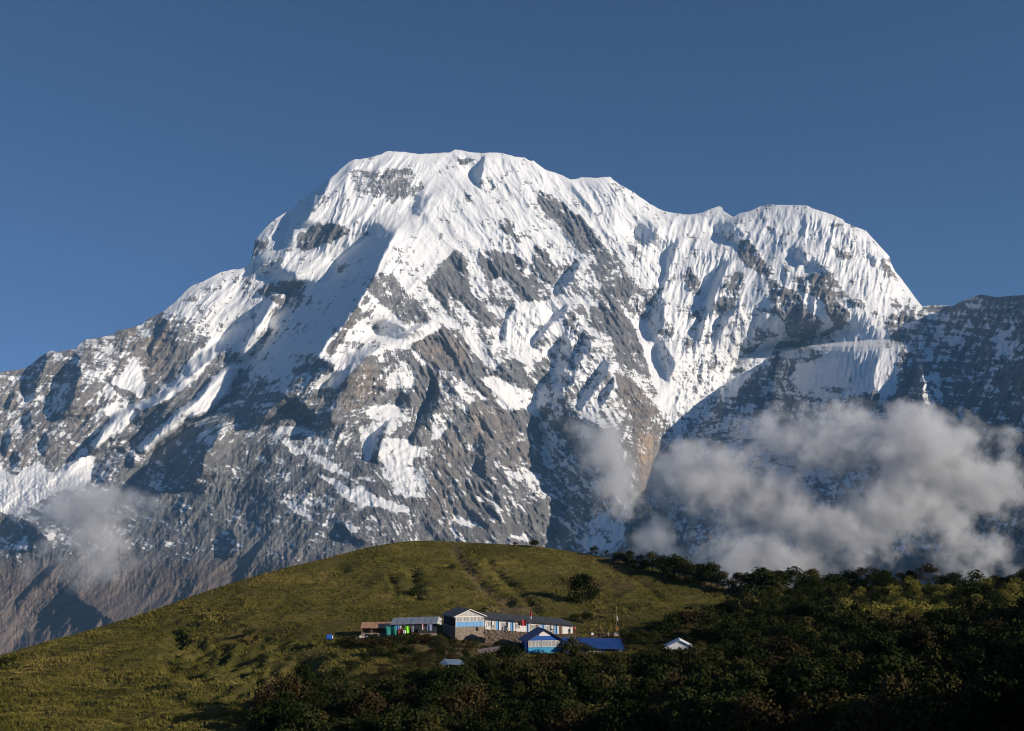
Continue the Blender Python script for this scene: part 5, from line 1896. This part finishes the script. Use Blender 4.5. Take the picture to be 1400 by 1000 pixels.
def person(u, v, Y, yaw, H, top, legs, label, stride=0.1, arm=0.15):
    r = root_at('person', u, v, Y, yaw, label, 'person')
    k = H / 1.75
    J = {'pelvis': ((0, 0, .95), .13, .10), 'waist': ((0, 0, 1.1), .125, .095), 'chest': ((0, -.01, 1.32), .16, .11), 'neck': ((0, 0, 1.5), .055), 'jaw': ((0, -.02, 1.58), .07, .08), 'head': ((0, 0, 1.67), .085, .095),
         'hipL': ((-.09, 0, .88), .085), 'kneeL': ((-.10, -stride, .5), .058), 'ankL': ((-.10, -stride * .6, .09), .04), 'toeL': ((-.11, -stride * .6 - .17, .03), .035),
         'hipR': ((.09, 0, .88), .085), 'kneeR': ((.10, stride * .4, .5), .058), 'ankR': ((.10, stride, .09), .04), 'toeR': ((.11, stride - .16, .03), .035),
         'shL': ((-.19, 0, 1.41), .06), 'elL': ((-.25, .02, 1.14), .043), 'wrL': ((-.25, -arm, .92), .03), 'haL': ((-.245, -arm - .04, .83), .035, .02),
         'shR': ((.19, 0, 1.41), .06), 'elR': ((.25, .02, 1.14), .043), 'wrR': ((.24, -arm, .92), .03), 'haR': ((.235, -arm - .04, .83), .035, .02)}
    E = [('pelvis', 'waist'), ('waist', 'chest'), ('chest', 'neck'), ('neck', 'jaw'), ('jaw', 'head'), ('pelvis', 'hipL'), ('hipL', 'kneeL'), ('kneeL', 'ankL'), ('ankL', 'toeL'), ('pelvis', 'hipR'), ('hipR', 'kneeR'),
         ('kneeR', 'ankR'), ('ankR', 'toeR'), ('chest', 'shL'), ('shL', 'elL'), ('elL', 'wrL'), ('wrL', 'haL'), ('chest', 'shR'), ('shR', 'elR'), ('elR', 'wrR'), ('wrR', 'haR')]
    for side, sx in (('L', -1), ('R', 1)):
        h = Vector(J['ha' + side][0])
        for i, (dx, ln) in enumerate(((-.022, .075), (-.007, .085), (.008, .08), (.022, .06))):
            J['f%d%s' % (i, side)] = ((h.x + dx, h.y - .012, h.z - .04), .009)
            J['g%d%s' % (i, side)] = ((h.x + dx, h.y - .03, h.z - .04 - ln * .7), .007)
            E += [('ha' + side, 'f%d%s' % (i, side)), ('f%d%s' % (i, side), 'g%d%s' % (i, side))]
        J['th' + side] = ((h.x - sx * .035, h.y - .03, h.z - .01), .009)
        E.append(('ha' + side, 'th' + side))
    S = {a: tuple([tuple(c * k for c in q[0])] + [x * k for x in q[1:]]) for a, q in J.items()}
    body = skin_figure('body', S, E, 'skin')
    body.parent = r

    def grow(names, add):
        return {a: tuple([S[a][0]] + [x + add for x in S[a][1:]]) for a in names}
    jk = ['pelvis', 'waist', 'chest', 'shL', 'elL', 'wrL', 'shR', 'elR', 'wrR']
    o = skin_figure('jacket', grow(jk, .022), [e for e in E if e[0] in jk and e[1] in jk], top)
    o.parent = r
    tr = ['pelvis', 'hipL', 'kneeL', 'ankL', 'hipR', 'kneeR', 'ankR']
    o = skin_figure('trousers', grow(tr, .016), [e for e in E if e[0] in tr and e[1] in tr], legs)
    o.parent = r
    b = bmesh.new()
    bmesh.ops.create_uvsphere(b, u_segments=12, v_segments=8, radius=1.0)
    bmesh.ops.delete(b, geom=[w for w in b.verts if w.co.z < -0.15 or (w.co.y < -0.55 and w.co.z < 0.45)], context='VERTS')
    bmesh.ops.scale(b, vec=(.105 * k, .115 * k, .11 * k), verts=b.verts)
    bmesh.ops.translate(b, vec=(0, .012 * k, 1.685 * k), verts=b.verts)
    me = bpy.data.meshes.new('hair')
    b.to_mesh(me)
    b.free()
    me.materials.append(M['hair'])
    link('hair', me, r)
    f = bmesh.new()
    for x in (-.032, .032):
        bmesh.ops.create_uvsphere(f, u_segments=6, v_segments=5, radius=.013 * k, matrix=Matrix.Translation((x * k, -.088 * k, 1.665 * k)))
    me = bpy.data.meshes.new('eye')
    f.to_mesh(me)
    f.free()
    me.materials.append(M['black'])
    link('eye', me, r)
    n = bmesh.new()
    bmesh.ops.create_cone(n, cap_ends=True, segments=6, radius1=.018 * k, radius2=.006 * k, depth=.05 * k, matrix=Matrix.Translation((0, -.1 * k, 1.64 * k)))
    me = bpy.data.meshes.new('nose')
    n.to_mesh(me)
    n.free()
    me.materials.append(M['skin'])
    link('nose', me, r)


def people():
    person(778.3, 870, YL + 1.2, math.radians(-30), 1.78, 'black', 'black', 'person in dark clothes standing before the white end wall of the lodge', .12)
    person(786.3, 866, YL + 3, math.radians(40), 1.6, 'redcloth', 'maroon', 'person in red standing past the right end of the long lodge', .05)
    person(734.2, 863.6, YL + 0.9, math.radians(10), 1.7, 'brownpatch', 'denim', 'person in a brown jacket standing on the lodge terrace near the flag', .05)
    person(810, 874.5, 229.0, math.radians(25), 1.72, 'whitecloth', 'denim', 'person in a white top standing alone above the blue roof', .1)
    person(818.6, 874.5, 229.6, math.radians(-10), 1.66, 'maroon', 'black', 'person in dark red standing in the group above the blue roof', .1)
    person(825, 874.8, 229.0, math.radians(180), 1.76, 'black', 'denim', 'person in black standing in the group above the blue roof', .06)
    person(832, 875, 229.3, math.radians(60), 1.74, 'greytop', 'brownpatch', 'person in a pale grey top at the right of the group above the roof', .14)


M['greytop'] = paint('pale_grey_cloth', (0.55, 0.53, 0.5), 0.05)
dining_house()
lodge_row()
blue_hut()
blue_roof_house()
white_hut()
store_shed()
wash_shed()
tarp_shelter()
low_shed()
retaining_wall()
washing()
yard_things()
people()
